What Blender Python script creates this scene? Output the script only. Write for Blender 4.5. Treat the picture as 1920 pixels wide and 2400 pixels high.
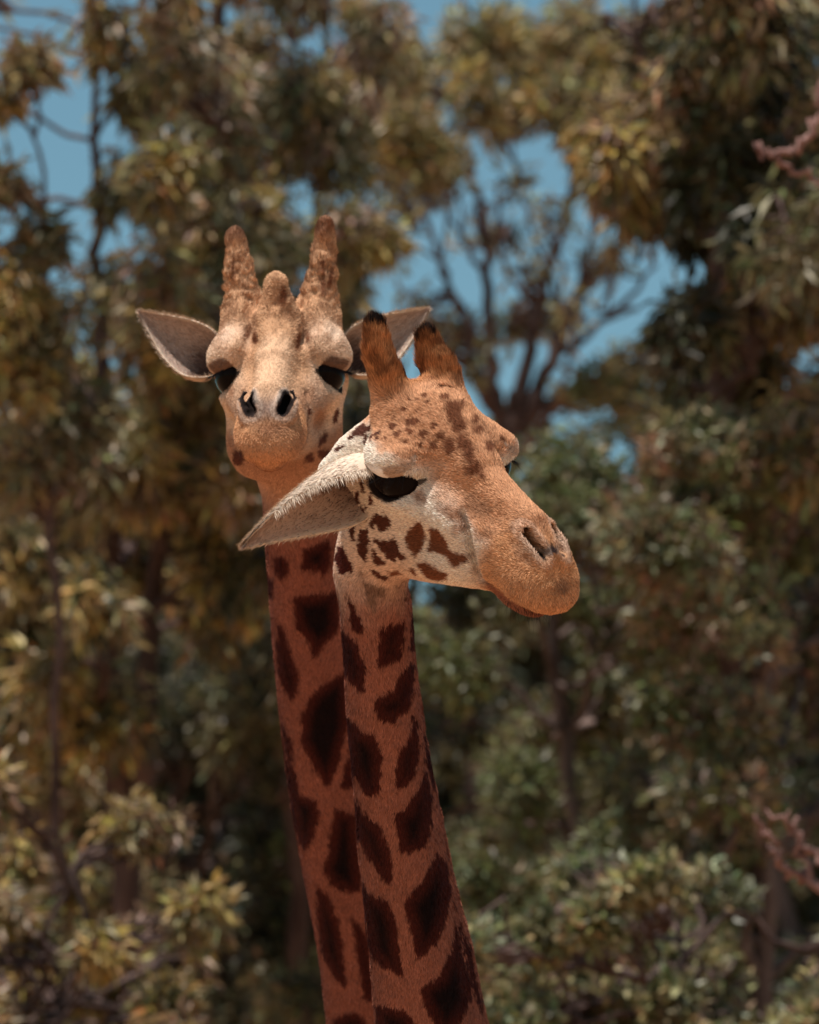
import bpy, math, random
import numpy as np
from mathutils import Vector, Matrix
from mathutils.bvhtree import BVHTree

for o in list(bpy.data.objects):
    bpy.data.objects.remove(o, do_unlink=True)
scene = bpy.context.scene
COL = scene.collection
RNG = np.random.default_rng(11)

# ------------------------------------------------------------------ camera
CAM_POS = np.array([0.0, 0.0, 1.9])
PITCH = math.radians(12.0)
cam_data = bpy.data.cameras.new('camera')
cam = bpy.data.objects.new('camera', cam_data)
COL.objects.link(cam)
cam.location = CAM_POS
cam.rotation_euler = (math.radians(90) + PITCH, 0, 0)
cam_data.sensor_fit = 'VERTICAL'
cam_data.sensor_height = 36.0
cam_data.sensor_width = 28.8
cam_data.lens = 200.0
cam_data.clip_start = 0.1
cam_data.clip_end = 2000.0
cam_data.dof.use_dof = True
cam_data.dof.focus_distance = 9.9
cam_data.dof.aperture_fstop = 6.3
cam_data.dof.aperture_blades = 0
scene.camera = cam

# ------------------------------------------------------------------ world, sun, exposure
SUN_EL, SUN_AZ = math.radians(75.0), math.radians(-38.0)     # azimuth of the sun seen from the giraffes: 0 = towards the camera, minus = camera left
sun_dir = np.array([math.sin(SUN_AZ) * math.cos(SUN_EL), -math.cos(SUN_AZ) * math.cos(SUN_EL), math.sin(SUN_EL)])
world = bpy.data.worlds.new('World')
scene.world = world
world.use_nodes = True
wn, wl = world.node_tree.nodes, world.node_tree.links
wn.clear()
w_out = wn.new('ShaderNodeOutputWorld')
w_bg = wn.new('ShaderNodeBackground')
w_sky = wn.new('ShaderNodeTexSky')
w_sky.sky_type = 'NISHITA'
w_sky.sun_disc = False
w_sky.sun_elevation = SUN_EL
w_sky.sun_rotation = math.atan2(sun_dir[0], sun_dir[1])
w_sky.air_density = 1.0
w_sky.dust_density = 0.6
w_sky.ozone_density = 1.0
w_mul = wn.new('ShaderNodeMix')
w_mul.data_type = 'RGBA'
w_mul.blend_type = 'MULTIPLY'
w_mul.inputs['Factor'].default_value = 1.0
w_mul.inputs['B'].default_value = (0.78, 1.0, 0.86, 1.0)
wl.new(w_sky.outputs['Color'], w_mul.inputs['A'])
wl.new(w_mul.outputs['Result'], w_bg.inputs['Color'])
w_bg.inputs['Strength'].default_value = 0.088
wl.new(w_bg.outputs['Background'], w_out.inputs['Surface'])

sun_data = bpy.data.lights.new('sun', 'SUN')
sun_data.energy = 5.0
sun_data.angle = math.radians(0.53)
sun_data.color = (1.0, 0.93, 0.85)
sun = bpy.data.objects.new('sun', sun_data)
COL.objects.link(sun)
sun.location = (-6, 2, 20)
sun.rotation_euler = Vector(sun_dir).to_track_quat('Z', 'Y').to_euler()

scene.render.engine = 'CYCLES'
scene.view_settings.view_transform = 'Standard'
scene.view_settings.look = 'None'
scene.view_settings.exposure = 0.38
scene.view_settings.gamma = 1.0
scene.view_settings.use_curve_mapping = False
scene.cycles.max_bounces = 5
scene.cycles.diffuse_bounces = 3
scene.cycles.glossy_bounces = 2
scene.cycles.transmission_bounces = 3
scene.cycles.caustics_reflective = False
scene.cycles.caustics_refractive = False

# ------------------------------------------------------------------ pixel -> position helpers
C_R = np.array([1.0, 0.0, 0.0])
C_F = np.array([0.0, math.cos(PITCH), math.sin(PITCH)])
C_U = np.array([0.0, -math.sin(PITCH), math.cos(PITCH)])
CAMM = np.stack([C_R, C_U, -C_F], axis=1)        # columns: right, up, towards the camera
def P(px, py, depth):
    k = 0.18 / 2400.0
    return CAM_POS + depth * (C_F + (px - 960) * k * C_R + (1200 - py) * k * C_U)

# ------------------------------------------------------------------ object helpers
def tag(o, label=None, cat=None, group=None, kind=None):
    if label: o['label'] = label
    if cat: o['category'] = cat
    if group: o['group'] = group
    if kind: o['kind'] = kind
    return o
def empty(name, loc):
    o = bpy.data.objects.new(name, None)
    COL.objects.link(o)
    o.location = loc
    return o
def np_mesh(name, verts, faces, nside, mat, parent=None, smooth=True, cols=None):
    """verts (N,3) world coordinates; faces (M,nside) ints."""
    verts = np.asarray(verts, dtype=np.float32)
    if parent is not None:
        verts = verts - np.array(parent_origin(parent), dtype=np.float32)
    faces = np.asarray(faces, dtype=np.int32)
    me = bpy.data.meshes.new(name)
    me.vertices.add(len(verts))
    me.vertices.foreach_set('co', verts.ravel())
    me.loops.add(faces.size)
    me.loops.foreach_set('vertex_index', faces.ravel())
    me.polygons.add(len(faces))
    me.polygons.foreach_set('loop_start', np.arange(0, faces.size, nside, dtype=np.int32))
    me.polygons.foreach_set('use_smooth', np.full(len(faces), smooth, dtype=bool))
    if cols is not None:
        a = me.attributes.new('coat', 'FLOAT_COLOR', 'POINT')
        c4 = np.ones((len(verts), 4), dtype=np.float32)
        c4[:, :3] = cols
        a.data.foreach_set('color', c4.ravel())
    me.update(calc_edges=True)
    if mat is not None: me.materials.append(mat)
    o = bpy.data.objects.new(name, me)
    COL.objects.link(o)
    if parent is not None: o.parent = parent
    return o
def parent_origin(p):
    v = np.zeros(3)
    while p is not None:
        v = v + np.array(p.location)
        p = p.parent
    return v

# ------------------------------------------------------------------ noise
def _hash(ix, iy, iz, seed):
    h = (ix.astype(np.int64) * 374761393 + iy.astype(np.int64) * 668265263 + iz.astype(np.int64) * 2147483647 + seed * 1274126177) & 0xffffffff
    h = ((h ^ (h >> 13)) * 1274126177) & 0xffffffff
    h = ((h ^ (h >> 16)) * 2246822519) & 0xffffffff
    return ((h ^ (h >> 15)) & 0xffffff) / float(0xffffff)
def vnoise(p, scale, seed=0):
    q = p / scale
    i = np.floor(q).astype(np.int64)
    f = q - i
    f = f * f * (3 - 2 * f)
    r = 0
    for dx in (0, 1):
        wx = f[:, 0] if dx else 1 - f[:, 0]
        for dy in (0, 1):
            wy = f[:, 1] if dy else 1 - f[:, 1]
            for dz in (0, 1):
                wz = f[:, 2] if dz else 1 - f[:, 2]
                r = r + wx * wy * wz * _hash(i[:, 0] + dx, i[:, 1] + dy, i[:, 2] + dz, seed)
    return r * 2 - 1
def sstep(a, b, x):
    t = np.clip((x - a) / (b - a), 0, 1)
    return t * t * (3 - 2 * t)

# ------------------------------------------------------------------ solid modelling: distance field -> mesh
def d_round_cone(p, a, b, r1, r2, sq=None):
    if sq is not None:
        p = p * sq; a = a * sq; b = b * sq
    ba = b - a
    L2 = float(ba @ ba)
    t = np.clip(((p - a) @ ba) / L2, 0, 1)
    q = p - a - t[:, None] * ba
    return np.sqrt((q * q).sum(1)) - (r1 + (r2 - r1) * t)
def d_ellipsoid(p, c, r, R=None):
    q = p - c
    if R is not None: q = q @ R
    k0 = np.sqrt(((q / r) ** 2).sum(1)) + 1e-9
    k1 = np.sqrt(((q / (r * r)) ** 2).sum(1)) + 1e-9
    return k0 * (k0 - 1) / k1
def d_chain(p, A, B, r1, r2):
    d = None
    for a, b, x, y in zip(A, B, r1, r2):
        e = d_round_cone(p, a, b, x, y)
        d = e if d is None else np.minimum(d, e)
    return d
def spline(nodes, n):
    """Catmull-Rom through (point, radius) nodes -> n finer nodes"""
    Q = np.array([np.r_[p, r] for p, r in nodes])
    Q = np.vstack([2 * Q[0] - Q[1], Q, 2 * Q[-1] - Q[-2]])
    out = []
    m = len(nodes) - 1
    for i in range(n + 1):
        u = i / n * m
        k = min(int(u), m - 1); t = u - k
        a, b, c, d = Q[k], Q[k + 1], Q[k + 2], Q[k + 3]
        out.append(.5 * (2 * b + (c - a) * t + (2 * a - 5 * b + 4 * c - d) * t * t + (3 * b - a - 3 * c + d) * t ** 3))
    return [(q[:3], q[3]) for q in out]
def axes(y, z):
    """rotation whose columns are x,y,z from a forward y and rough z"""
    y = np.array(y, float); y /= np.linalg.norm(y)
    z = np.array(z, float); z -= y * (z @ y); z /= np.linalg.norm(z)
    return np.stack([np.cross(y, z), y, z], axis=1)
class Solid:
    def __init__(self): self.pr = []
    def cone(self, a, b, r1, r2, k=0.02, op='u', mir=True, sq=None):
        self.pr.append(('c', (np.array(a, float), np.array(b, float), r1, r2, None if sq is None else np.array(sq, float)), k, op, mir))
    def ell(self, c, r, k=0.02, op='u', mir=True, R=None):
        self.pr.append(('e', (np.array(c, float), np.array(r, float), R), k, op, mir))
    def chain(self, nodes, k=.03, n=12, op='u', mir=False):
        nd = spline(nodes, n)
        A = [q[0] for q in nd[:-1]]; B = [q[0] for q in nd[1:]]
        self.pr.append(('h', (A, B, [q[1] for q in nd[:-1]], [q[1] for q in nd[1:]]), k, op, mir))
    def ev1(self, pr, p):
        if pr[4]:
            p = p.copy(); p[:, 0] = np.abs(p[:, 0])
        return {'c': d_round_cone, 'e': d_ellipsoid, 'h': d_chain}[pr[0]](p, *pr[1])
    @staticmethod
    def comb(d, dp, k, op):
        if op == 'u':
            h = np.clip(0.5 + 0.5 * (d - dp) / k, 0, 1)
            return d + (dp - d) * h - k * h * (1 - h)
        h = np.clip(0.5 - 0.5 * (d + dp) / k, 0, 1)
        return d + (-dp - d) * h + k * h * (1 - h)
    def eval(self, p):
        d = np.full(len(p), 1e3)
        for pr in self.pr: d = self.comb(d, self.ev1(pr, p), pr[2], pr[3])
        return d
    def mesh(self, lo, hi, h, B=8):
        lo, hi = np.array(lo, float), np.array(hi, float)
        n = np.ceil((hi - lo) / (h * B)).astype(int)
        gi = np.stack(np.meshgrid(*[np.arange(k) for k in n], indexing='ij'), -1).reshape(-1, 3)
        cen = lo + (gi + 0.5) * h * B
        rad = h * B * 0.87
        dc = [self.ev1(pr, cen) for pr in self.pr]
        d = np.full(len(cen), 1e3)
        for pr, x in zip(self.pr, dc): d = self.comb(d, x, pr[2], pr[3])
        keep = np.abs(d) < rad * 1.7 + 0.01
        gi, cen, d = gi[keep], cen[keep], d[keep]
        nb = len(gi)
        off = np.stack(np.meshgrid(*[np.arange(B + 1)] * 3, indexing='ij'), -1).reshape(-1, 3)
        M = len(off)
        base = lo + gi * h * B
        D = np.full((nb, M), 1e3)
        for pr, x in zip(self.pr, dc):
            x = x[keep]
            sel = np.nonzero(x < (np.maximum(d, 0) if pr[3] == 'u' else 0) + 3.2 * rad + pr[2] + 0.01)[0]
            if pr[0] == 'h':
                E = np.full((len(sel), M), 1e3)
                cs = cen[sel].copy()
                if pr[4]: cs[:, 0] = np.abs(cs[:, 0])
                for a, b, r1, r2 in zip(*pr[1]):
                    hit = np.nonzero(d_round_cone(cs, a, b, r1, r2) < x[sel] + 2.2 * rad)[0]
                    if not len(hit): continue
                    pts = (base[sel[hit]][:, None, :] + off[None] * h).reshape(-1, 3)
                    if pr[4]: pts[:, 0] = np.abs(pts[:, 0])
                    E[hit] = np.minimum(E[hit], d_round_cone(pts, a, b, r1, r2).reshape(len(hit), M))
                D[sel] = self.comb(D[sel], E, pr[2], pr[3])
                continue
            for s in range(0, len(sel), 1500):
                ss = sel[s:s + 1500]
                pts = (base[ss][:, None, :] + off[None] * h).reshape(-1, 3)
                D[ss] = self.comb(D[ss].ravel(), self.ev1(pr, pts), pr[2], pr[3]).reshape(len(ss), M)
        D = D.reshape(nb, B + 1, B + 1, B + 1)
        ins = D < 0
        N = (n * B + 4).astype(np.int64)
        def key(i, j, k): return ((i + 1) * N[1] + (j + 1)) * N[2] + (k + 1)
        # cells with a sign change
        c = sum(ins[:, a:a + B, b:b + B, e:e + B].astype(np.int8) for a in (0, 1) for b in (0, 1) for e in (0, 1))
        bi, ci, cj, ck = np.nonzero((c > 0) & (c < 8))
        acc = np.zeros((len(bi), 3)); cnt = np.zeros(len(bi))
        corners = [(a, b, e) for a in (0, 1) for b in (0, 1) for e in (0, 1)]
        for a in corners:
            for ax in range(3):
                if a[ax]: continue
                b = list(a); b[ax] = 1
                da = D[bi, ci + a[0], cj + a[1], ck + a[2]]
                db = D[bi, ci + b[0], cj + b[1], ck + b[2]]
                m = (da < 0) != (db < 0)
                t = np.where(m, da / np.where(m, da - db, 1), 0)
                q = np.tile(np.array(a, float), (len(bi), 1)); q[:, ax] += t
                acc[m] += q[m]; cnt[m] += 1
        G = gi[bi] * B + np.stack([ci, cj, ck], 1)
        V = lo + (G + acc / cnt[:, None]) * h
        keys = key(G[:, 0], G[:, 1], G[:, 2])
        order = np.argsort(keys)
        sk = keys[order]
        F = []
        for ax in range(3):
            sl0 = [slice(0, B)] * 3
            sl1 = [slice(0, B)] * 3; sl1[ax] = slice(1, B + 1)
            A = ins[:, sl0[0], sl0[1], sl0[2]]
            Bq = ins[:, sl1[0], sl1[1], sl1[2]]
            bi2, i2, j2, k2 = np.nonzero(A != Bq)
            g = gi[bi2] * B + np.stack([i2, j2, k2], 1)
            u, v = (ax + 1) % 3, (ax + 2) % 3
            quad = []
            ok = np.ones(len(g), bool)
            for du, dv in ((-1, -1), (0, -1), (0, 0), (-1, 0)):
                gg = g.copy(); gg[:, u] += du; gg[:, v] += dv
                kk = key(gg[:, 0], gg[:, 1], gg[:, 2])
                pos = np.clip(np.searchsorted(sk, kk), 0, len(sk) - 1)
                ok &= sk[pos] == kk
                quad.append(order[pos])
            quad = np.stack(quad, 1)
            flip = ~A[bi2, i2, j2, k2]
            quad[flip] = quad[flip][:, ::-1]
            F.append(quad[ok])
        return V, np.concatenate(F)
def relax(V, F, it=3, lam=.5):
    for _ in range(it):
        acc = np.zeros_like(V); cnt = np.zeros(len(V))
        for k in range(4):
            a, b = F[:, k], F[:, (k + 1) % 4]
            for ax in range(3): acc[:, ax] += np.bincount(a, weights=V[b, ax], minlength=len(V)) + np.bincount(b, weights=V[a, ax], minlength=len(V))
            cnt += np.bincount(a, minlength=len(V)) + np.bincount(b, minlength=len(V))
        V = V + lam * (acc / cnt[:, None] - V)
    return V
def vert_normals(V, F):
    n = np.zeros_like(V)
    fn = np.cross(V[F[:, 2]] - V[F[:, 0]], V[F[:, 3 if F.shape[1] == 4 else 1]] - V[F[:, 1 if F.shape[1] == 4 else 0]])
    if F.shape[1] == 3: fn = np.cross(V[F[:, 1]] - V[F[:, 0]], V[F[:, 2]] - V[F[:, 0]])
    for k in range(F.shape[1]):
        for a in range(3): n[:, a] += np.bincount(F[:, k], weights=fn[:, a], minlength=len(V))
    return n / (np.linalg.norm(n, axis=1, keepdims=True) + 1e-12)

# ------------------------------------------------------------------ material helpers
def principled(name, rough=0.7, color=(0.5, 0.5, 0.5), spec=0.3):
    m = bpy.data.materials.new(name)
    m.use_nodes = True
    b = m.node_tree.nodes['Principled BSDF']
    b.inputs['Base Color'].default_value = (*color, 1)
    b.inputs['Roughness'].default_value = rough
    b.inputs['Specular IOR Level'].default_value = spec
    return m, m.node_tree.nodes, m.node_tree.links, b
# ------------------------------------------------------------------ ground
gm, gn, gl, gb = principled('dirt', .95, spec=.1)
n1 = gn.new('ShaderNodeTexNoise'); n1.inputs['Scale'].default_value = .6; n1.inputs['Detail'].default_value = 8
r1 = gn.new('ShaderNodeValToRGB')
r1.color_ramp.elements[0].position = .3; r1.color_ramp.elements[0].color = (.30, .165, .095, 1)
r1.color_ramp.elements[1].position = .7; r1.color_ramp.elements[1].color = (.42, .255, .155, 1)
gl.new(n1.outputs['Fac'], r1.inputs['Fac']); gl.new(r1.outputs['Color'], gb.inputs['Base Color'])
S_ = 900.0
g_o = np_mesh('ground', [(-S_, -S_, 0), (S_, -S_, 0), (S_, S_, 0), (-S_, S_, 0)], [(0, 1, 2, 3)], 4, gm, smooth=False)
tag(g_o, 'bare reddish earth of the enclosure', kind='structure')
# ================================================================== GIRAFFES
# Head space: x = animal's right, y = snout, z = dorsal, origin between the eyes; unit head is scaled per animal.
class Pose:
    def __init__(self, l, s, depth, t, scale):
        s = np.array(s, float); s /= np.linalg.norm(s)
        l = np.array(l, float); l -= s * (l @ s); l /= np.linalg.norm(l)
        self.Rc = np.stack([l, s, np.cross(l, s)], axis=1)       # head -> camera frame
        self.R = CAMM @ self.Rc
        self.s = scale
        self.o = CAM_POS + depth * C_F + t[0] * C_R + t[1] * C_U
    def w(self, p): return (np.asarray(p, float) * self.s) @ self.R.T + self.o
    def l(self, p): return ((np.asarray(p, float) - self.o) @ self.R) / self.s
    def lpx(self, px, py, depth): return self.l(P(px, py, depth))

NOSTRIL = (((.047, .311, .023), (.034, .25, .000)), ((.044, .332, .014), (.032, .26, -.006)), ((.036, .358, .001), (.028, .28, -.012)))
EC, ER = np.array((.140, -.022, -.006)), np.array((.042, .060, .034))     # eye opening in head space
RE = axes((-.22, 1, .30), (.34, 0, 1))

EYEC = np.array((.103, -.022, -.004)); EYER = np.array((.042, .056, .045))
LIDC, LIDR = EYEC + RE[:, 2] * .041, EYER * (1.04, 1.02, .74)

def build_head(S, v):
    """v: 'A' knobbly bull with a middle bump, 'B' smooth forehead."""
    A = v == 'A'
    a3 = lambda *q: np.array(q, float)
    # skull
    S.ell((0, -.085, .03), (.100, .125, .100), .03)
    S.ell((0, -.045, .038), (.104, .095, .066), .035)                      # forehead
    S.chain([(a3(0, -.02, .052), .050), (a3(0, .08, .040), .041), (a3(0, .18, .026), .036), (a3(0, .27, .016), .033)], .035, 8)   # bridge of the nose
    S.cone((.046, -.02, -.034), (.032, .24, -.042), .070, .038, .040)     # side of the face
    # brows over the eyes
    R = axes((-.15, 1, -.10), (.35, 0, 1))
    if A:
        S.ell((.102, -.030, .058), (.056, .060, .042), .014, R=R)
        S.ell((.130, -.026, .042), (.031, .046, .022), .014, R=R)
        S.ell((.088, -.10, .085), (.040, .07, .07), .03)
        S.ell((.058, .030, .100), (.017, .055, .030), .022, op='s')      # hollow between brow and nose
    else:
        S.ell((.098, -.036, .046), (.056, .070, .030), .026, R=R)
        S.ell((.126, -.032, .032), (.036, .058, .017), .012, R=R)
    S.ell((.112, -.026, -.040), (.022, .058, .014), .022)               # lower rim of the orbit
    S.cone((.098, .00, -.045), (.058, .15, -.045), .022, .014, .03)     # cheek bone
    # jaw
    if A:
        S.ell((.070, -.065, -.120), (.056, .085, .115), .05)
        S.ell((0, -.05, -.17), (.09, .09, .06), .05)
    else:
        S.ell((.066, -.075, -.095), (.054, .080, .108), .05)
        S.ell((.078, -.020, -.080), (.038, .078, .085), .018)
    S.cone((.060, -.05, -.172), (.028, .23, -.088), .048, .034, .045)
    S.cone((0, .00, -.166), (0, .22, -.088), .050, .036, .05)
    # muzzle
    w = .93 if A else .82
    S.chain([(a3(.066, .145, -.008), .006), (a3(.069, .186, -.042), .013), (a3(.058, .222, -.105), .013)], .012, 8, 's', True)    # fold behind the muzzle
    S.ell((.030 * w, .262, -.062), (.047 * w, .066, .050), .014)
    S.ell((0, .292, -.034), (.062 * w, .078, .054), .035)
    S.ell((.018 * w, .335, -.062), (.050 * w, .050, .046), .030)
    S.ell((.038 * w, .300, -.070), (.038 * w, .075, .046), .026)
    S.ell((0, .352, -.080) if A else (0, .364, -.084), (.058 * w, .040, .036) if A else (.050 * w, .034, .031), .030)
    S.ell((0, .292, -.116) if A else (0, .268, -.124), (.042 * w, .076, .027) if A else (.045 * w, .078, .029), .010)                   # lower lip
    S.chain([(a3(.064 * w, .205, -.100), .004), (a3(.062 * w, .26, -.106), .006), (a3(.056 * w, .32, -.110), .007), (a3(.030 * w, .375, -.118), .007), (a3(0, .395, -.120), .007)], .008, 12, 's', True)   # mouth line
    # nostrils: a raised rim, a slanting opening and the passage behind it
    w, ro, rp = (1.0, .0118, .0115) if A else (.64, .0105, .0115)
    S.ell((.034 * w, .316 if A else .306, -.004), (.028 * w, .046, .030), .014)
    S.chain([(a3(.050 * w, .285, .024), .007), (a3(.058 * w, .318, .002), .009), (a3(.046 * w, .352, -.022), .009), (a3(.028 * w, .362, -.026), .006)], .008, 10, 'u', True)
    S.chain([(np.array(q0) * (w, 1, 1), ro) for q0, q1 in NOSTRIL], .007, 6, 's', True)
    for q0, q1 in NOSTRIL:
        S.cone(np.array(q0) * (w, 1, 1), np.array(q1) * (w, 1, 1), rp, .009, .005, op='s')
    # ossicones
    if A:
        for sg, tz in ((1, .282), (-1, .302)):
            S.chain([(a3(sg * .070, -.10, .05), .058), (a3(sg * .081, -.125, .12), .048), (a3(sg * .092, -.165, .195), .033), (a3(sg * .099, -.195, .25), .026), (a3(sg * .102, -.21, tz), .0195)], .030, 12)
        S.chain([(a3(0, -.03, .09), .052), (a3(0, -.040, .14), .039), (a3(0, -.045, .200), .026)], .022, 6)   # middle bump
        S.chain([(a3(0, -.04, .12), .040), (a3(0, .02, .085), .034), (a3(0, .09, .055), .03)], .03, 6)
    else:
        S.ell((0, -.11, .07), (.088, .08, .062), .03)
        S.chain([(a3(.058, -.11, .06), .048), (a3(.061, -.16, .135), .033), (a3(.066, -.195, .175), .0265), (a3(.058, -.23, .218), .0185)], .025, 10)
        S.chain([(a3(-.058, -.11, .06), .048), (a3(-.060, -.155, .13), .036), (a3(-.056, -.185, .155), .029), (a3(-.050, -.205, .190), .0195)], .025, 10)
        S.cone((0, -.06, .088), (0, .07, .05), .05, .04, .04)
    # eye sockets
    S.ell(EC, ER * (.75, 1, 1), .008, op='s', R=RE)
    S.ell(LIDC, LIDR, .004, R=RE)                                        # drooping upper lid
    # ear roots
    S.ell((.095, -.165, -.045), (.046, .055, .062), .04)
    if not A: S.cone((.080, -.15, -.015), (.142, -.178, -.058), .050, .030, .03, mir=False)
    # poll / nape
    S.ell((0, -.15, -.03), (.085, .09, .09), .05)

def px_nodes(pose, rows, d0, y0, slope, mm, dx=0.0, dd=0.0, rs=1.0):
    """rows: (cx px, y px, half width px) -> head-space nodes leaning away from the camera going down"""
    out = []
    for cx, y, hw in rows:
        dep = d0 + (y - y0) * mm * slope
        out.append((pose.lpx(cx + dx * hw, y, dep + dd * hw * mm), hw * mm * rs / pose.s))
    return out

def build_giraffe(v):
    S = Solid()
    build_head(S, v)
    if v == 'B':
        pose = Pose((-.827, -.125, .546), (.548, -.42, .724), 10.0, (.0718, .0663), .924)
        mm = .00075
        rows = [(876, 1310, 86), (880, 1430, 78), (888, 1558, 79), (899, 1703, 84), (914, 1836, 86), (930, 1981, 92), (948, 2115, 98), (967, 2226, 104), (992, 2400, 116), (1020, 2560, 128)]
        front = px_nodes(pose, rows, 10.16, 1430, .33, mm)
        rows2 = [(872, 1310, 80), (885, 1430, 72), (896, 1558, 72), (915, 1703, 76), (936, 1836, 82), (962, 1981, 88), (985, 2115, 94), (1008, 2226, 102), (1034, 2400, 112), (1065, 2560, 124)]
        rear = px_nodes(pose, rows2, 10.16, 1430, .33, mm, dd=1.0)
        top = [(np.array((0, -.10, -.05)), .092)]
        end_w = P(1000, 2560, 10.16 + 1130 * mm * .33)
        body = [(end_w + (0.02, .05, 0), .125), (np.array((.16, 10.80, 2.72)), .20), (np.array((.34, 11.05, 2.32)), .34)]
        torso = [(np.array((.34, 11.05, 2.28)), .36), (np.array((.75, 11.55, 2.18)), .42), (np.array((1.15, 12.10, 2.10)), .34)]
    else:
        pose = Pose((-.998, -.027, -.062), (-.054, -.231, .972), 10.85, (-.249, .258), .858)
        mm = .000814
        rows = [(705, 1130, 92), (716, 1202, 97), (733, 1413, 100), (750, 1558, 106), (776, 1760, 112), (800, 1900, 117), (836, 2070, 122), (868, 2220, 127), (895, 2400, 133), (925, 2560, 142)]
        front = px_nodes(pose, rows, 11.02, 1130, .33, mm)
        rear = px_nodes(pose, rows, 11.02, 1130, .33, mm, dd=.9, rs=.95)
        top = [(np.array((0, -.10, -.05)), .10)]
        end_w = P(925, 2560, 11.02 + 1430 * mm * .33 + .06)
        body = [(end_w + (0, .05, 0), .135), (np.array((-.22, 11.85, 2.78)), .21), (np.array((-.45, 12.15, 2.36)), .36)]
        torso = [(np.array((-.45, 12.15, 2.32)), .38), (np.array((-.90, 12.6, 2.2)), .44), (np.array((-1.35, 13.05, 2.12)), .36)]
    S.chain(top + front, .05, 26)
    S.chain(top + rear, .05, 26)
    # fine mesh: head and the neck in view
    zcut = P(0, 2500, 10.5)[2]
    def bbox(nodes, pad):
        a = np.array([n[0] for n in nodes]); return a.min(0) - pad, a.max(0) + pad
    lo, hi = bbox(front + rear, .2)
    lo = np.minimum(lo, (-.24, -.34, -.25)); hi = np.maximum(hi, (.24, .50, .36))
    V, F = S.mesh(lo, hi, .0034)
    V = relax(V, F, 2, .5)
    # keep the part above the cut (below it the coarse body takes over, out of the picture)
    W = pose.w(V)
    keepF = (W[F][:, :, 2] > zcut - .02).all(1)
    F = F[keepF]
    used = np.zeros(len(V), bool); used[F.ravel()] = True
    idx = np.cumsum(used) - 1
    V = V[used]; F = idx[F]
    # coarse body in world space
    Bd = Solid()
    fw = [(pose.w(p), r * pose.s) for p, r in front[-3:]]
    rw = [(pose.w(p), r * pose.s) for p, r in rear[-3:]]
    Bd.chain(fw + body, .06, 12)
    Bd.chain(rw + body, .06, 12)
    Bd.chain(torso, .2, 6)
    ax = torso[-1][0] - torso[0][0]; ax[2] = 0; ax /= np.linalg.norm(ax)
    sd = np.array((ax[1], -ax[0], 0))
    for base, r0, fr in ((torso[0][0], .17, True), (torso[-1][0], .20, False)):
        for sg in (-1, 1):
            hip = base + sd * sg * .20 + np.array((0, 0, -.15)) - ax * (.05 if fr else -.02)
            knee = np.array((hip[0], hip[1], 1.05)) + sd * sg * -.02 + (0 if fr else ax * .06)
            fet = np.array((knee[0], knee[1], .30)) + (0 if fr else -ax * .05)
            toe = np.array((fet[0], fet[1], .055)) - ax * .03
            Bd.cone(hip, knee, r0, .080, .08, mir=False)
            Bd.ell(knee, (.075, .075, .10), .04, mir=False)
            Bd.cone(knee, fet, .068, .048, .03, mir=False)
            Bd.cone(fet, toe, .052, .070, .03, mir=False)
            Bd.ell(toe - (0, 0, .0), (.085, .085, .055), .02, mir=False)
    tl = torso[-1][0] + ax * .32 + np.array((0, 0, .14))
    Bd.cone(tl, tl + ax * .12 + np.array((0, 0, -.75)), .045, .018, .04, mir=False)
    lo2 = np.minimum.reduce([torso[0][0], torso[-1][0], body[0][0]]) - .75; lo2[2] = -.04
    hi2 = np.maximum.reduce([torso[0][0], torso[-1][0], body[0][0]]) + .75; hi2[2] = zcut + .1
    V2, F2 = Bd.mesh(lo2, hi2, .02)
    F2 = F2[(V2[F2][:, :, 2] < zcut + .01).all(1)]
    used = np.zeros(len(V2), bool); used[F2.ravel()] = True
    idx = np.cumsum(used) - 1
    V2 = V2[used]; F2 = idx[F2]
    return dict(S=S, pose=pose, V=V, F=F, V2=V2, F2=F2, front=front, rear=rear, tail=tl, ax=ax, torso=torso, v=v)
# ------------------------------------------------------------------ coat markings and a few painted shadows, traced on the photograph and laid on the skin
ZOOM = {'a': (320, 500, .4058), 'b': (560, 720, .4754), 'c': (840, 1020, .3130), 'd': (580, 1240, .3594), 'e': (600, 1780, .3594)}
def zp(z, pts):
    ox, oy, k = ZOOM[z]
    return [(ox + x * k, oy + y * k) for x, y in pts]
def zell(z, x, y, rx, ry, rot=0.0, n=10):
    c, s = math.cos(rot), math.sin(rot)
    return zp(z, [(x + rx * math.cos(t) * c - ry * math.sin(t) * s, y + rx * math.cos(t) * s + ry * math.sin(t) * c) for t in [2 * math.pi * i / n for i in range(n)]])
DARK, FACE, FORE, GREY, NOSE, SOFT = 0, 1, 2, 3, 4, 5
SPOT_COL = {DARK: (.07, .014, .009), FACE: (.085, .027, .016), FORE: (.165, .058, .028), GREY: (.20, .11, .075), NOSE: (.055, .035, .035), SOFT: (.30, .14, .075)}
SPOTS = {'B': [], 'A': []}
def sp(g, z, kind, pts, edge=.0024): SPOTS[g].append((zp(z, pts), kind, edge))
def se(g, z, kind, x, y, rx, ry, rot=0.0, edge=.0024): SPOTS[g].append((zell(z, x, y, rx, ry, rot), kind, edge))
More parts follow.
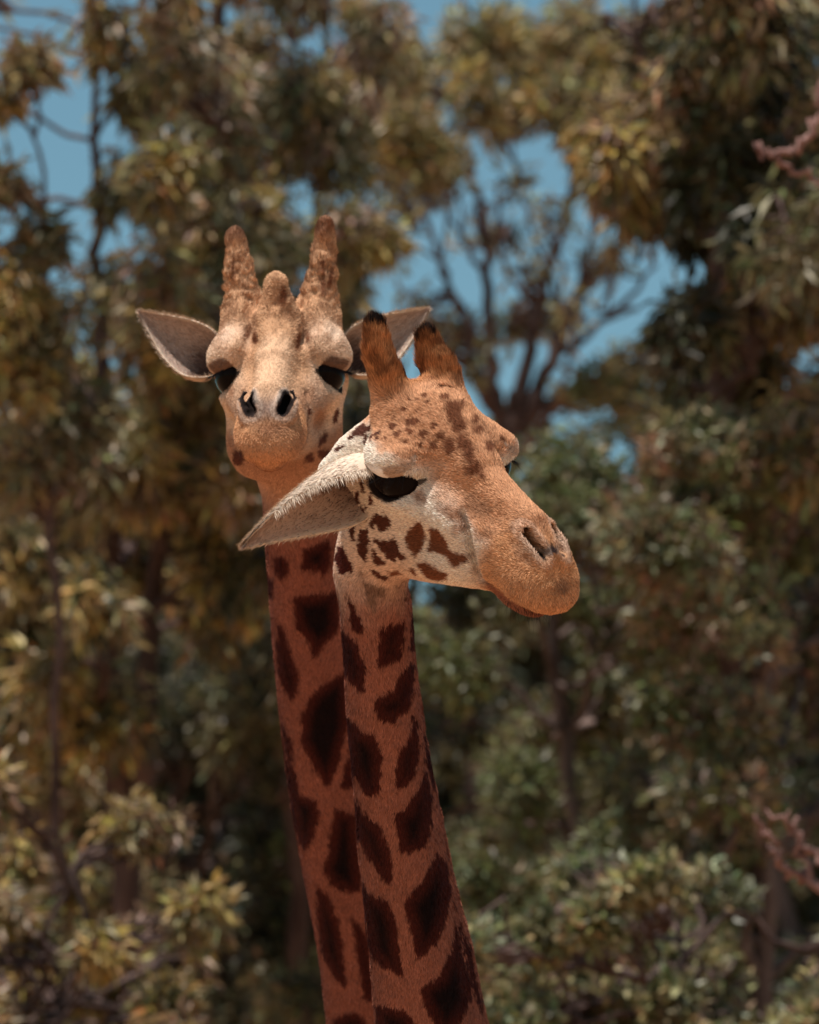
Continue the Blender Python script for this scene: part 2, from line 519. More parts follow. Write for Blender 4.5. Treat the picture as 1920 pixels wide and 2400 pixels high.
for pts in ([(655,1035),(690,1008),(740,1030),(765,1080),(720,1110),(690,1095),(680,1075),(668,1100),(655,1080)],
            [(670,1135),(720,1150),(775,1140),(840,1240),(815,1260),(790,1235),(775,1258),(735,1235)],
            [(665,1180),(740,1270),(690,1275),(660,1240)], [(590,1190),(605,1100),(640,1100),(655,1150),(635,1255),(595,1220)],
            [(545,1040),(570,1025),(585,1060),(575,1165),(550,1130)], [(580,920),(600,905),(605,960),(580,980)], [(600,860),(625,860),(630,915),(610,925)],
            [(645,905),(665,905),(675,970),(650,980)], [(608,985),(630,975),(635,1050),(615,1060)],
            [(640,1285),(700,1300),(750,1330),(730,1345),(680,1325)]):
    sp('B', 'b', FACE, pts)
for pts in ([(850,1085),(905,1060),(912,1190),(870,1230),(845,1190),(822,1130)],
            [(945,1095),(985,1088),(1030,1150),(1040,1190),(1150,1230),(1140,1260),(1080,1285),(1040,1260),(1025,1230),(940,1205)],
            [(895,1270),(930,1262),(1040,1310),(1045,1340),(980,1350),(930,1330)], [(835,1295),(870,1290),(920,1345),(880,1350)],
            [(745,1300),(790,1295),(820,1320),(760,1325)]):
    sp('B', 'b', FORE, pts, .005)
for pts in ([(1120,930),(1160,925),(1240,980),(1255,1010),(1200,1040),(1140,1030),(1115,990)], [(1060,1090),(1090,1060),(1130,1085),(1110,1120),(1070,1115)],
            [(985,990),(1060,990),(1130,1060),(1150,1110),(1110,1090),(1040,1040)], [(870,920),(920,900),(925,960),(880,975)]):
    sp('B', 'b', SOFT, pts, .010)
for q in ((865,575,38,22),(790,632,21,16),(848,615,22,14),(825,672,20,12),(765,587,12,17),(915,630,24,28),(970,585,18,16),(815,508,26,14),(728,650,10,8),(893,690,14,14),
          (965,690,14,14),(880,515,10,8),(1300,655,14,18),(770,545,10,10),(845,455,8,12),(890,460,12,8),(940,470,9,8),(1010,400,10,7),(960,370,12,8),(920,440,10,8)):
    se('B', 'b', FORE, *q)
for q in ((1050,695,34,45),(995,635,22,28),(1090,590,32,42),(1145,725,30,48),(1165,800,42,45),(1180,610,22,24),(1205,840,20,22),(1060,520,36,50),(1240,700,20,30),(1110,660,26,40),(1020,450,22,20),(1170,560,14,26),(1100,480,16,22)):
    se('B', 'b', FORE, *q, edge=.007)
for q in ((575,590,10,34,.5),(612,605,12,40,.35),(630,650,11,34,.3),(657,650,9,30,.25),(687,635,11,26,.2),(500,700,28,10,-.5),(560,640,8,18,.6),(545,585,8,20,.5)):
    se('B', 'b', FACE, *q)
for q in ((1540,1205,36,24,.2),): se('B', 'b', NOSE, *q, edge=.006)
for q in ((1590,1375,36,42),(1235,1130,26,18),(1340,1100,30,14),(1420,1240,60,14,.5)): se('B', 'b', SOFT, *q, edge=.009)
# front giraffe, neck
for pts in ([(585,110),(640,120),(710,240),(700,285),(610,280),(575,200)], [(640,395),(680,430),(720,530),(762,660),(735,680),(690,655),(665,560)],
            [(600,650),(690,690),(730,760),(772,950),(760,1060),(720,1050),(640,960),(590,800)],
            [(855,650),(920,605),(1030,590),(1030,680),(1000,830),(910,880),(850,890),(838,840),(860,760)],
            [(1065,860),(1092,880),(1092,1050),(1050,1180),(960,1255),(880,1235),(822,1150),(835,1090),(950,1040),(990,960)],
            [(1068,520),(1090,620),(1090,790),(1058,780)],
            [(640,1190),(740,1310),(830,1330),(880,1450),(875,1600),(860,1720),(800,1735),(730,1680),(665,1560),(640,1400)],
            [(1080,1200),(1112,1240),(1130,1400),(1105,1580),(1040,1670),(975,1710),(965,1560),(975,1420),(1050,1340)],
            [(1160,1330),(1200,1500),(1230,1700),(1200,1690),(1150,1420)], [(1105,380),(1080,430),(1000,470),(1010,430),(1060,405)]):
    sp('B', 'd', DARK, pts)
sp('B', 'd', GREY, [(735,240),(770,300),(830,360),(910,400),(905,440),(850,440),(850,520),(820,535),(780,480),(745,380)], .008)  # shading on the throat, painted in as a greyish-brown patch
for pts in ([(1110,60),(1140,200),(1148,400),(1110,560),(1010,600),(960,600),(915,470),(910,340),(980,310),(1060,180)],
            [(620,200),(720,370),(820,430),(870,570),(900,780),(870,805),(820,760),(730,640),(650,480)],
            [(1185,580),(1240,660),(1270,850),(1250,1030),(1180,1200),(1040,1310),(1025,1160),(970,980),(975,900),(1090,780),(1150,680)],
            [(670,740),(760,880),(860,920),(920,1050),(940,1250),(970,1390),(930,1410),(840,1350),(740,1260),(700,1050)],
            [(1295,1050),(1340,1200),(1395,1430),(1410,1560),(1350,1680),(1280,1760),(1200,1770),(1100,1600),(1070,1480),(1190,1400),(1260,1280)],
            [(770,1590),(900,1600),(1000,1640),(1050,1725),(1080,1850),(800,1850)],
            [(1290,920),(1320,1000),(1400,1250),(1470,1560),(1470,1640),(1420,1500),(1340,1180)]):
    sp('B', 'e', DARK, pts)
# rear giraffe
for pts in ([(150,170),(250,170),(275,250),(270,300),(230,340),(180,280)], [(350,120),(545,60),(545,220),(510,290),(400,270),(350,270)],
            [(280,440),(400,430),(590,400),(600,620),(575,700),(480,780),(440,850),(400,740),(320,640)],
            [(185,580),(240,640),(300,850),(340,940),(330,1040),(290,1110),(230,1050),(190,900)],
            [(660,920),(560,960),(420,1060),(360,1200),(340,1380),(400,1500),(520,1690),(550,1660),(660,1300)],
            [(660,1440),(600,1690),(720,1690)], [(110,250),(165,330),(160,440),(120,420)],
            [(225,1260),(290,1400),(310,1560),(355,1730),(455,1765),(465,1880),(435,2000),(375,2120),(325,2040),(265,1750),(240,1480)]):
    sp('A', 'd', DARK, pts, .006)
for pts in ([(515,320),(650,360),(690,860),(590,860),(500,820),(430,720),(470,600),(490,450)], [(390,810),(470,880),(540,1050),(580,1280),(590,1500),(520,1440),(420,1250),(390,1000)],
            [(620,1030),(700,1090),(740,1200),(780,1560),(700,1560),(660,1300)], [(500,1680),(620,1640),(700,1660),(740,1800),(490,1800)]):
    sp('A', 'e', DARK, pts, .006)
for q in ((1150,1170,16,55,.25),(1075,1310,18,50,.5),(1085,1390,45,34,.3),(1000,1415,26,30),(590,1410,34,50)): se('A', 'a', FACE, *q, edge=.006)
for q in ((1055,1190,36,70,.25),(960,1100,20,60,.2),(1010,1050,14,50,.2),(540,1010,24,60,-.2),(800,1250,100,40),(740,1245,40,18)): se('A', 'a', SOFT, *q, edge=.012)
for q in ((985,710,14,34,-.3),(930,745,18,50,.2),(690,720,16,40),(640,690,20,40,.4),(1075,330,16,60),(1080,430,14,50),(1120,380,10,60,.2),(560,330,12,80),(840,480,24,70)): se('A', 'a', FORE, *q, edge=.008)  # the dark mark right of the nose bridge is painted shadow

class Spot:
    def __init__(self, pose, bvh, poly, kind, edge, depth):
        pts, nrm = [], []
        for px, py in poly:
            q = P(px, py, depth)
            d = Vector(q - CAM_POS).normalized()
            h = bvh.ray_cast(Vector(CAM_POS), d)
            if h[0] is None: h = bvh.find_nearest(Vector(q))
            pts.append(np.array(h[0])); nrm.append(np.array(h[1]))
        n = (np.array(nrm) @ pose.R).mean(0); n /= np.linalg.norm(n)
        if kind in (DARK, GREY):
            # neck patches wrap round the side: lay them on square to the view they were traced from
            c = np.mean(pts, axis=0); dc = float((c - CAM_POS) @ C_F)
            pts = [P(px, py, dc) for px, py in poly]
            n = pose.R.T @ ((CAM_POS - c) / np.linalg.norm(CAM_POS - c))
        L = pose.l(np.array(pts))
        self.c = L.mean(0)
        t = np.cross(n, (0.3, 0.5, 0.8)); t /= np.linalg.norm(t)
        self.n, self.t, self.b = n, t, np.cross(n, t)
        q = L - self.c
        self.p2 = np.stack([q @ self.t, q @ self.b], 1)
        self.rad = np.linalg.norm(self.p2, axis=1).max() + .02
        self.kind, self.edge = kind, edge
    def mask(self, p, n):
        """-> indices, weight"""
        q = p - self.c
        i = np.nonzero(((q * q).sum(1) < (self.rad + (.12 if self.kind in (DARK, GREY) else 0)) ** 2) & (n @ self.n > (-.25 if self.kind == DARK else 0.0)))[0]
        if not len(i): return i, None
        x = np.stack([q[i] @ self.t, q[i] @ self.b], 1)
        d = np.full(len(i), 1e9); ins = np.zeros(len(i), bool)
        m = len(self.p2)
        for k in range(m):
            a, b = self.p2[k], self.p2[(k + 1) % m]
            e = b - a; w = x - a
            t = np.clip((w @ e) / (e @ e + 1e-12), 0, 1)
            r = w - t[:, None] * e
            d = np.minimum(d, (r * r).sum(1))
            c = (a[1] > x[:, 1]) != (b[1] > x[:, 1])
            if b[1] != a[1]:
                ins ^= c & (x[:, 0] < (b[0] - a[0]) * (x[:, 1] - a[1]) / (b[1] - a[1]) + a[0])
        d = np.sqrt(d) * np.where(ins, -1, 1)
        return i, d

def voronoi_gap(u, cell, seed):
    """distance to the nearest cell border for 2-D coordinates u (rough F2-F1)"""
    q = u / cell
    b = np.floor(q).astype(np.int64)
    f1 = np.full(len(u), 9.0); f2 = np.full(len(u), 9.0)
    z = np.zeros(len(u), np.int64)
    for dx in (-1, 0, 1):
        for dy in (-1, 0, 1):
            cx, cy = b[:, 0] + dx, b[:, 1] + dy
            px = cx + .2 + .6 * _hash(cx, cy, z, seed); py = cy + .2 + .6 * _hash(cx, cy, z, seed + 7)
            d = np.hypot(px - q[:, 0], py - q[:, 1])
            f2 = np.minimum(f2, np.maximum(f1, d)); f1 = np.minimum(f1, d)
    return (f2 - f1) * cell

def mixc(c, col, w): return c + (np.array(col) - c) * w[:, None]

def nostril_d(p, v):
    q = np.stack([np.abs(p[:, 0]) / (1.0 if v == 'A' else .64), p[:, 1], p[:, 2]], 1)
    a = [np.array(a) for a, b in NOSTRIL]
    return d_chain(q, a + a[:2], [np.array(b) for a_, b in NOSTRIL] + a[1:], [0] * 5, [0] * 5)
def make_coat(g, bvh):
    pose, v = g['pose'], g['v']
    depth = 10.0 if v == 'B' else 10.85
    spots = [Spot(pose, bvh, *q, depth) for q in SPOTS[v]]
    A = np.array([q[0] for q in g['front']]); n_ax = A[0] - A[-1]; n_ax /= np.linalg.norm(n_ax)
    fwd = pose.l(pose.o - C_F); fwd = fwd - n_ax * (fwd @ n_ax); fwd /= np.linalg.norm(fwd)
    lat = np.cross(n_ax, fwd)
    def coat(p, n):
        x, y, z = np.abs(p[:, 0]), p[:, 1], p[:, 2]
        nz1 = vnoise(p, .03, 1); nz2 = vnoise(p, .009, 2); nz3 = vnoise(p, .0035, 3)
        TAN = (.53, .25, .125) if v == 'B' else (.54, .30, .168)
        CREAM = (.76, .62, .51) if v == 'B' else (.62, .42, .29)
        NECK = (.30, .108, .068) if v == 'B' else (.265, .088, .055)  # redder and darker than the coat: shade put into the neck colour
        c = np.tile(np.array(CREAM, float), (len(p), 1))
        # tan on the forehead and along the nose
        top = z - (.045 - .28 * np.maximum(y, 0) + .02 * nz1) + .035 * (n[:, 2] - .2) - .25 * np.maximum(x - .085, 0)
        c = mixc(c, TAN, sstep(-.02, .03, top) * .95)
        muz = sstep(.20, .26, y - .35 * (z + .05) + .015 * nz1) * sstep(.035, .01, z + .0 * y)
        c = mixc(c, (.55, .265, .125), muz * .95)
        c = mixc(c, (.30, .13, .06), sstep(.0, .7, nz2 + .6 * nz3) * muz * .40)
        c = mixc(c, (.34, .15, .07), sstep(.1, .7, nz1 + .4 * nz2) * sstep(.0, .03, top) * .45)
        if v == 'A':
            c = mixc(c, (.60, .385, .25), sstep(.03, .08, y) * sstep(.055, .03, x) * sstep(-.02, .02, z) * .7)
            c = mixc(c, (.53, .255, .130), muz * sstep(-.035, -.055, z) * .8)
            c = mixc(c, (.74, .57, .45), np.exp(-((x - .11) ** 2 + (y + .03) ** 2 + (z - .065) ** 2) / .045 ** 2))
            c = mixc(c, (.27, .13, .07), sstep(.1, .65, vnoise(p * np.array([1, .45, .45]), .016, 21) + .5 * nz2) * sstep(.05, .10, z) * sstep(.05, .0, y) * .62)
            nose = np.exp(-(((x - .022) / .045) ** 2 + ((y - .340) / .050) ** 2 + ((z + .002) / .028) ** 2))
            c = mixc(c, (.235, .150, .115), np.minimum(nose * 1.3, 1))
        else:
            nose = np.exp(-(((x - .040) / .026) ** 2 + ((y - .330) / .035) ** 2 + ((z - .004) / .024) ** 2))
            c = mixc(c, (.40, .25, .17), np.minimum(nose * .9, 1))
        if v == 'A':
            c = mixc(c, (.36, .20, .125), sstep(.035, .06, x) * sstep(.02, .07, y) * sstep(.26, .20, y) * sstep(.03, -.01, z) * (.75 + .25 * nz1))
            c = mixc(c, (.34, .165, .095), sstep(-.10, -.145, z + .10 * y) * (1 - muz))  # shadow below the chin, painted as a browner throat
        # chin and throat, then the russet neck with its shade painted in
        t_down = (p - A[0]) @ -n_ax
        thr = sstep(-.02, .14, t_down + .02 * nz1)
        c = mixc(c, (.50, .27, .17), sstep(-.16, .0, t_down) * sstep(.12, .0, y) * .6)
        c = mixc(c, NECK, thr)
        # horns
        if v == 'B':
            oz = sstep(.115, .15, z + .2 * (-.10 - y)) * sstep(-.08, -.12, y)
            c = mixc(c, (.46, .185, .07), oz * .9)
            c = mixc(c, (.16, .055, .022), oz * sstep(-.1, .5, vnoise(p * np.array([1, 1, .6]), .011, 5)) * .75)
            for sgn, tip in ((1, (.058, -.23, .218)), (-1, (-.050, -.205, .190))):
                d = np.sqrt(((p - np.array(tip)) ** 2).sum(1))
                c = mixc(c, (.012, .008, .008), sstep(.029, .017, d + .006 * nz2 + .4 * np.maximum(-(p[:, 1] - tip[1]) * 0, 0)))
        else:
            for sgn, tip in ((1, (.102, -.21, .282)), (-1, (-.102, -.21, .302))):
                d = np.sqrt(((p - np.array(tip)) ** 2).sum(1))
                c = mixc(c, (.17, .07, .04), sstep(.045, .018, d + .008 * nz2) * .85)
        # markings
        warp = .0045 * nz2 + .0030 * nz3 + .003 * nz1
        for s in spots:
            i, d = s.mask(p, n)
            if len(i):
                w = sstep(s.edge, -s.edge, d + warp[i])
                col = np.array(SPOT_COL[s.kind])
                if s.kind == DARK:
                    core = sstep(-.004, -.035, d)[:, None]
                    col = np.array((.062, .0125, .0085)) * (1 - core) + np.array((.010, .004, .0035)) * core
                elif s.kind == SOFT: w = w * .85
                c[i] = c[i] + (col - c[i]) * w[:, None]
        # back and flanks of the neck carry the same kind of patches
        side = sstep(-.2, -.32, n @ fwd) * sstep(.02, .10, t_down)
        if side.max() > 0:
            i = np.nonzero(side > .01)[0]
            ang = np.arctan2(n[i] @ lat, n[i] @ fwd) * .11
            gap = voronoi_gap(np.stack([ang + .01 * nz1[i], t_down[i]], 1), .13, 3)
            w = sstep(.020, .030, gap + 2 * warp[i]) * side[i]
            c[i] = c[i] + (np.array((.06, .013, .008)) - c[i]) * w[:, None]
        # eyelids and the dark skin round the eyes
        q = (np.stack([x, y, z], 1) - EC) @ RE / ER
        e = np.sqrt((q * q).sum(1))
        c = mixc(c, (.016, .011, .010), sstep(1.26, 1.14, e + .02 * nz2) * (x > .06) * sstep(.030, .022, ((np.stack([x, y, z], 1) - EYEC) @ RE)[:, 2]))
        pe = np.stack([x, y, z], 1)
        lid = sstep(.0035, .0015, np.abs(d_ellipsoid(pe, LIDC, LIDR, RE))) * (x > .09) * sstep(.052, .046, ((np.stack([x, y, z], 1) - EYEC) @ RE)[:, 2])
        qe = (pe - EYEC) @ RE
        rear = sstep(.020, .008, qe[:, 1])
        lc = np.array((.46, .32, .24) if v == 'B' else (.17, .095, .065)) * (1 - rear[:, None]) + np.array((.84, .78, .73) if v == 'B' else (.42, .27, .19)) * rear[:, None]  # pale rear of the lid: sunlit crescent put into the colour
        lc = lc * sstep(.018, .0225, qe[:, 2])[:, None] + np.array((.014, .010, .010)) * (1 - sstep(.018, .0225, qe[:, 2]))[:, None]
        c = c + (lc - c) * lid[:, None]
        c = mixc(c, (.012, .008, .007), sstep(1.35, 1.2, np.hypot(q[:, 1] - .95, (q[:, 2] + .35) * 1.6) * 3.2) * (x > .06) * .9)
        # nostril passages, their inner darkness painted on the walls, and the lip line
        dn = nostril_d(p, v)
        tm = np.array((.042, .333, .012)) * (1.0 if v == 'A' else .64, 1, 1) - np.stack([x, y, z], 1)
        tm /= np.linalg.norm(tm, axis=1, keepdims=True)
        nm = np.stack([n[:, 0] * np.sign(p[:, 0]), n[:, 1], n[:, 2]], 1)
        wall = sstep(.25, .45, (nm * tm).sum(1)) * (sstep(.026, .022, dn) if v == 'A' else sstep(.016, .013, dn) * (p[:, 0] > 0))
        c = mixc(c, (.016, .010, .009), wall)
        c = mixc(c, (.016, .010, .009), (sstep(.0, -.003, dn - .0165 - .008 * sstep(.010, .018, z)) if v == 'A' else sstep(.0135, .0105, dn)))
        c = mixc(c, (.17, .055, .038), sstep(-.101, -.108, z + .12 * (y - .2)) * sstep(.21, .25, y) * (.85 if v == 'B' else .35))  # lower lip: reddish skin, darkened further with painted shade
        c = mixc(c, (.62, .47, .38), sstep(.030, .024, dn) * (sstep(.0165, .0195, dn) if v == 'A' else sstep(.0140, .0165, dn)) * (.42 if v == 'A' else .30) * (1 - wall))
        return np.clip(c * (1 + .10 * nz3 + .08 * nz1)[:, None], 0.003, .95)
    return coat

def fur(g, coat, coat_mat, root, n_hairs):
    """short lying hair: one thin blade per hair, following the lie of the coat"""
    pose = g['pose']; V, F, N = g['V'], g['F'], g['N']
    tri = np.concatenate([F[:, [0, 1, 2]], F[:, [0, 2, 3]]])
    e1, e2 = V[tri[:, 1]] - V[tri[:, 0]], V[tri[:, 2]] - V[tri[:, 0]]
    area = np.linalg.norm(np.cross(e1, e2), axis=1) / 2
    face_n = N[tri[:, 0]]
    camdir = pose.l(pose.o - C_F); camdir = camdir / np.linalg.norm(camdir)
    area = area * np.where(face_n @ camdir < -.35, .15, 1.0) * np.where(V[tri[:, 0]][:, 2] > -.28, 1.5, 1.0)
    cdf = np.cumsum(area); cdf /= cdf[-1]
    ti = np.searchsorted(cdf, RNG.random(n_hairs))
    r1 = np.sqrt(RNG.random(n_hairs)); r2 = RNG.random(n_hairs)
    w = np.stack([1 - r1, r1 * (1 - r2), r1 * r2], 1)[:, :, None]
    p = (V[tri[ti]] * w).sum(1); n = (N[tri[ti]] * w).sum(1)
    n /= np.linalg.norm(n, axis=1, keepdims=True)
    down = pose.l(pose.o + np.array((0, 0, -1.0))); down /= np.linalg.norm(down)
    A0 = g['front'][0][0]
    n_ax = g['front'][0][0] - g['front'][-1][0]; n_ax /= np.linalg.norm(n_ax)
    t_down = (p - A0) @ -n_ax
    kn = sstep(-.05, .08, t_down)[:, None]
    d = np.tile(np.array((0, -1.0, -.25)), (len(p), 1)) * (1 - kn) + down * kn
    x = np.abs(p[:, 0])
    if g['v'] == 'B': horn = sstep(.115, .14, p[:, 2] + .2 * (-.10 - p[:, 1])) * (p[:, 1] < -.08)
    else: horn = sstep(.12, .15, p[:, 2]) * (x > .045)
    d = d * (1 - horn[:, None]) + np.array((0, -.5, 1.0)) * horn[:, None]
    lip = sstep(.27, .33, p[:, 1]) * sstep(-.02, -.05, p[:, 2])
    d = d * (1 - lip[:, None]) + np.array((0, .2, -1.0)) * lip[:, None]
    d = d + np.stack([vnoise(p, .035, 31), vnoise(p, .035, 32), vnoise(p, .035, 33)], 1) * .32 + RNG.normal(size=d.shape) * .13
    d -= n * (d * n).sum(1, keepdims=True)
    d /= np.linalg.norm(d, axis=1, keepdims=True) + 1e-9
    ln = ((.0052 if g['v'] == 'B' else .0042) + .003 * RNG.random(len(p))) * (1 + (1.35 if g['v'] == 'B' else .2) * horn) * (1 - .25 * lip) * (1 + .25 * kn[:, 0])
    # keep the eyes and nostrils clear
    q = (np.stack([x, p[:, 1], p[:, 2]], 1) - EC) @ RE / ER
    e = np.sqrt((q * q).sum(1))
    dn = nostril_d(p, g['v'])
    pe = np.stack([x, p[:, 1], p[:, 2]], 1)
    on_lid = (np.abs(d_ellipsoid(pe, LIDC, LIDR, RE)) < .0025) & (((pe - EYEC) @ RE)[:, 2] < np.where(((pe - EYEC) @ RE)[:, 1] < .016, .046, .034))
    ok = ((e > 1.16) | (((pe - EYEC) @ RE)[:, 2] > .034)) & ~on_lid & (dn > (.0165 if g['v'] == 'A' else .0145))
    p, n, d, ln = p[ok], n[ok], d[ok], ln[ok] / pose.s
    col = coat(p, n) * (1 + .26 * RNG.normal(size=(len(p), 1))).clip(.45, 1.6)
    wdt = (.0007 + .0004 * RNG.random(len(p))) / pose.s
    lift = .16 + .20 * RNG.random(len(p)) + .15 * lip[ok] + .12 * horn[ok]
    side = np.cross(n, d)
    roll = RNG.normal(size=len(p)) * .35
    side = side * np.cos(roll)[:, None] + n * np.sin(roll)[:, None]
    a = p + side * wdt[:, None] - n * .0006
    b = p - side * wdt[:, None] - n * .0006
    t = p + (d + n * lift[:, None]) * ln[:, None]
    Vh = pose.w(np.stack([a, b, t], 1).reshape(-1, 3))
    ch = np.repeat(col, 3, axis=0).reshape(-1, 3, 3)
    ch[:, 2] *= 1.12
    o = np_mesh('fur', Vh, np.arange(len(Vh)).reshape(-1, 3), 3, coat_mat, root, smooth=False, cols=ch.reshape(-1, 3).clip(0, .95))
    o['kind'] = 'stuff'
    return o

def strands(name, roots, dirs, lens, width, curl, mat, parent, cols=None, seg=4):
    """tapered ribbons: roots (N,3) world, dirs (N,3), curl (N,3) added along the strand"""
    N = len(roots)
    camv = -C_F
    t = np.linspace(0, 1, seg + 1)
    P0 = roots[:, None, :] + (dirs[:, None, :] * t[None, :, None] + curl[:, None, :] * (t ** 2)[None, :, None]) * lens[:, None, None]
    tan = np.gradient(P0, axis=1)
    side = np.cross(tan, np.tile(camv, (N, seg + 1, 1)) + RNG.normal(size=(N, 1, 3)) * .5)
    side /= np.linalg.norm(side, axis=2, keepdims=True) + 1e-9
    wd = (width * (1 - .9 * t))[None, :, None]
    V = np.stack([P0 + side * wd, P0 - side * wd], 2).reshape(-1, 3)
    q = []
    for k in range(seg):
        q.append(np.array([2 * k, 2 * k + 1, 2 * k + 3, 2 * k + 2]))
    F = (np.arange(N)[:, None, None] * 2 * (seg + 1) + np.array(q)[None]).reshape(-1, 4)
    if cols is not None: cols = np.repeat(cols, 2 * (seg + 1), axis=0)
    o = np_mesh(name, V, F, 4, mat, parent, cols=cols)
    o['kind'] = 'stuff'
    return o

def make_ear(g, base, axis, face, L, W, parent, mat, curl0=2.3, curl1=.75, bend=0.0, seed=0, asym=0.0):
    """cupped leaf: base and directions in world space; face = direction the opening looks"""
    ax = np.array(axis, float); ax /= np.linalg.norm(ax)
    fc = np.array(face, float); fc -= ax * (fc @ ax); fc /= np.linalg.norm(fc)
    sd = np.cross(ax, fc)
    nu, nv = 40, 33
    u = np.linspace(0, 1, nu); v = np.linspace(-1, 1, nv)
    hw = W * (np.sin(np.pi * np.clip(u, 0, 1) ** .80) ** .75 * (1 - .30 * u) + .30 * (1 - u) ** 2)
    th = curl1 + (curl0 - curl1) * (1 - u) ** 1.6
    cen = np.array(base) + ax * (u * L)[:, None] + fc * (bend * L * u ** 2)[:, None]
    R = hw / np.sin(np.minimum(th, 1.57)) 
    ang = v[None] * th[:, None]
    off_s = R[:, None] * np.sin(ang)
    off_f = R[:, None] * (1 - np.cos(ang))
    asy = asym * v[None] * hw[:, None]
    S0 = cen[:, None] + sd * off_s[..., None] + fc * (off_f - .4 * hw[:, None])[..., None] + ax * asy[..., None]
    nin = -sd * np.sin(ang)[..., None] + fc * np.cos(ang)[..., None]
    thick = (.0045 * (1 - .6 * np.abs(v) ** 3)[None] * (1 - .55 * u[:, None]))[..., None]
    inner = S0 + nin * thick; outer = S0 - nin * thick
    V = np.concatenate([inner.reshape(-1, 3), outer.reshape(-1, 3)])
    n1 = nu * nv
    F = []
    for i in range(nu - 1):
        for j in range(nv - 1):
            a = i * nv + j
            F.append((a, a + 1, a + nv + 1, a + nv)); F.append((n1 + a, n1 + a + nv, n1 + a + nv + 1, n1 + a + 1))
    for i in range(nu - 1):
        a = i * nv; F.append((a, a + nv, n1 + a + nv, n1 + a))
        a = i * nv + nv - 1; F.append((a, n1 + a, n1 + a + nv, a + nv))
    for j in range(nv - 1):
        a = (nu - 1) * nv + j; F.append((a, a + 1, n1 + a + 1, n1 + a))
        a = j; F.append((a, n1 + a, n1 + a + 1, a + 1))
    uu = np.repeat(u, nv); vv = np.tile(v, nu)
    nzs = vnoise(inner.reshape(-1, 3), .012, 40 + seed)
    cin = np.tile(np.array((.42, .305, .25)), (n1, 1))
    cin = mixc(cin, (.085, .045, .035), sstep(.52, .15, uu + .22 * np.abs(vv) + .05 * nzs) * sstep(.95, .55, np.abs(vv)))
    cin = mixc(cin, (.66, .53, .42), sstep(.80, .97, np.abs(vv)) * .8)
    cin = mixc(cin, (.20, .12, .09), sstep(.55, .75, nzs) * .5)
    cou = np.tile(np.array((.66, .52, .41) if g['v'] == 'B' else (.60, .44, .32)), (n1, 1)) * (1 + .08 * nzs[:, None])
    F = np.array(F)
    if g.get('flip_ear'): F = F[:, ::-1]
    o = np_mesh('ear', V, F, 4, mat, parent, cols=np.concatenate([cin, cou]))
    m = 14000
    a = RNG.random(m) * (nu - 1.001); b = RNG.random(m) * (nv - 1.001); ia, ib = a.astype(int), b.astype(int)
    wi = RNG.random(m) < .25
    def pick(G):
        fa, fb = (a - ia)[:, None], (b - ib)[:, None]
        return (G[ia, ib] * (1 - fa) + G[ia + 1, ib] * fa) * (1 - fb) + (G[ia, ib + 1] * (1 - fa) + G[ia + 1, ib + 1] * fa) * fb
    po = np.where(wi[:, None], pick(inner), pick(outer)); no = pick(nin) * np.where(wi, 1, -1)[:, None]
    d = ax + RNG.normal(size=(m, 3)) * .22 + no * .28
    sdv = np.cross(no, d); sdv /= np.linalg.norm(sdv, axis=1, keepdims=True)
    L_ = (.006 + .005 * RNG.random(m))[:, None]
    Vf = np.stack([po + sdv * .0009 - no * .0005, po - sdv * .0009 - no * .0005, po + d * L_], 1).reshape(-1, 3)
    cc = np.where(wi[:, None], cin.reshape(nu, nv, 3)[ia, ib], cou.reshape(nu, nv, 3)[ia, ib]) * (1 + .18 * RNG.normal(size=(m, 1))).clip(.5, 1.5)
    fo = np_mesh('ear_fur', Vf, np.arange(3 * m).reshape(-1, 3), 3, fur_m, o, smooth=False, cols=np.repeat(cc, 3, axis=0).clip(0, .95)); fo['kind'] = 'stuff'
    return o, inner, outer, sd, ax, fc
# ------------------------------------------------------------------ coat, eye and hair materials
coat_m, cn, cl, cb = principled('coat', .85, spec=.06)
at = cn.new('ShaderNodeAttribute'); at.attribute_name = 'coat'
cl.new(at.outputs['Color'], cb.inputs['Base Color'])
nt = cn.new('ShaderNodeTexNoise'); nt.inputs['Scale'].default_value = 260; nt.inputs['Detail'].default_value = 3
tc = cn.new('ShaderNodeTexCoord'); cl.new(tc.outputs['Object'], nt.inputs['Vector'])
bp = cn.new('ShaderNodeBump'); bp.inputs['Strength'].default_value = .35; bp.inputs['Distance'].default_value = .003
cl.new(nt.outputs['Fac'], bp.inputs['Height']); cl.new(bp.outputs['Normal'], cb.inputs['Normal'])
fur_m, fn_, fl, fb = principled('fur', .7, spec=.08)
at = fn_.new('ShaderNodeAttribute'); at.attribute_name = 'coat'
fl.new(at.outputs['Color'], fb.inputs['Base Color'])
ear_m, en, el, eb = principled('ear_skin', .8, spec=.15)
at = en.new('ShaderNodeAttribute'); at.attribute_name = 'coat'
el.new(at.outputs['Color'], eb.inputs['Base Color'])
eb.inputs['Subsurface Weight'].default_value = .25
eb.inputs['Subsurface Radius'].default_value = (.006, .0025, .0015)
lash_m = principled('lash', .75, (.012, .011, .013), .12)[0]
mane_m = principled('mane_hair', .6, (.16, .055, .03), .25)[0]
eye_m, yn, yl, yb = principled('eye', .06, (.010, .007, .006), .035)
ny = yn.new('ShaderNodeTexNoise'); ny.inputs['Scale'].default_value = 30
ry = yn.new('ShaderNodeValToRGB'); ry.color_ramp.elements[0].color = (.004, .003, .003, 1); ry.color_ramp.elements[1].color = (.012, .007, .005, 1)
yl.new(ny.outputs['Fac'], ry.inputs['Fac']); yl.new(ry.outputs['Color'], yb.inputs['Base Color'])

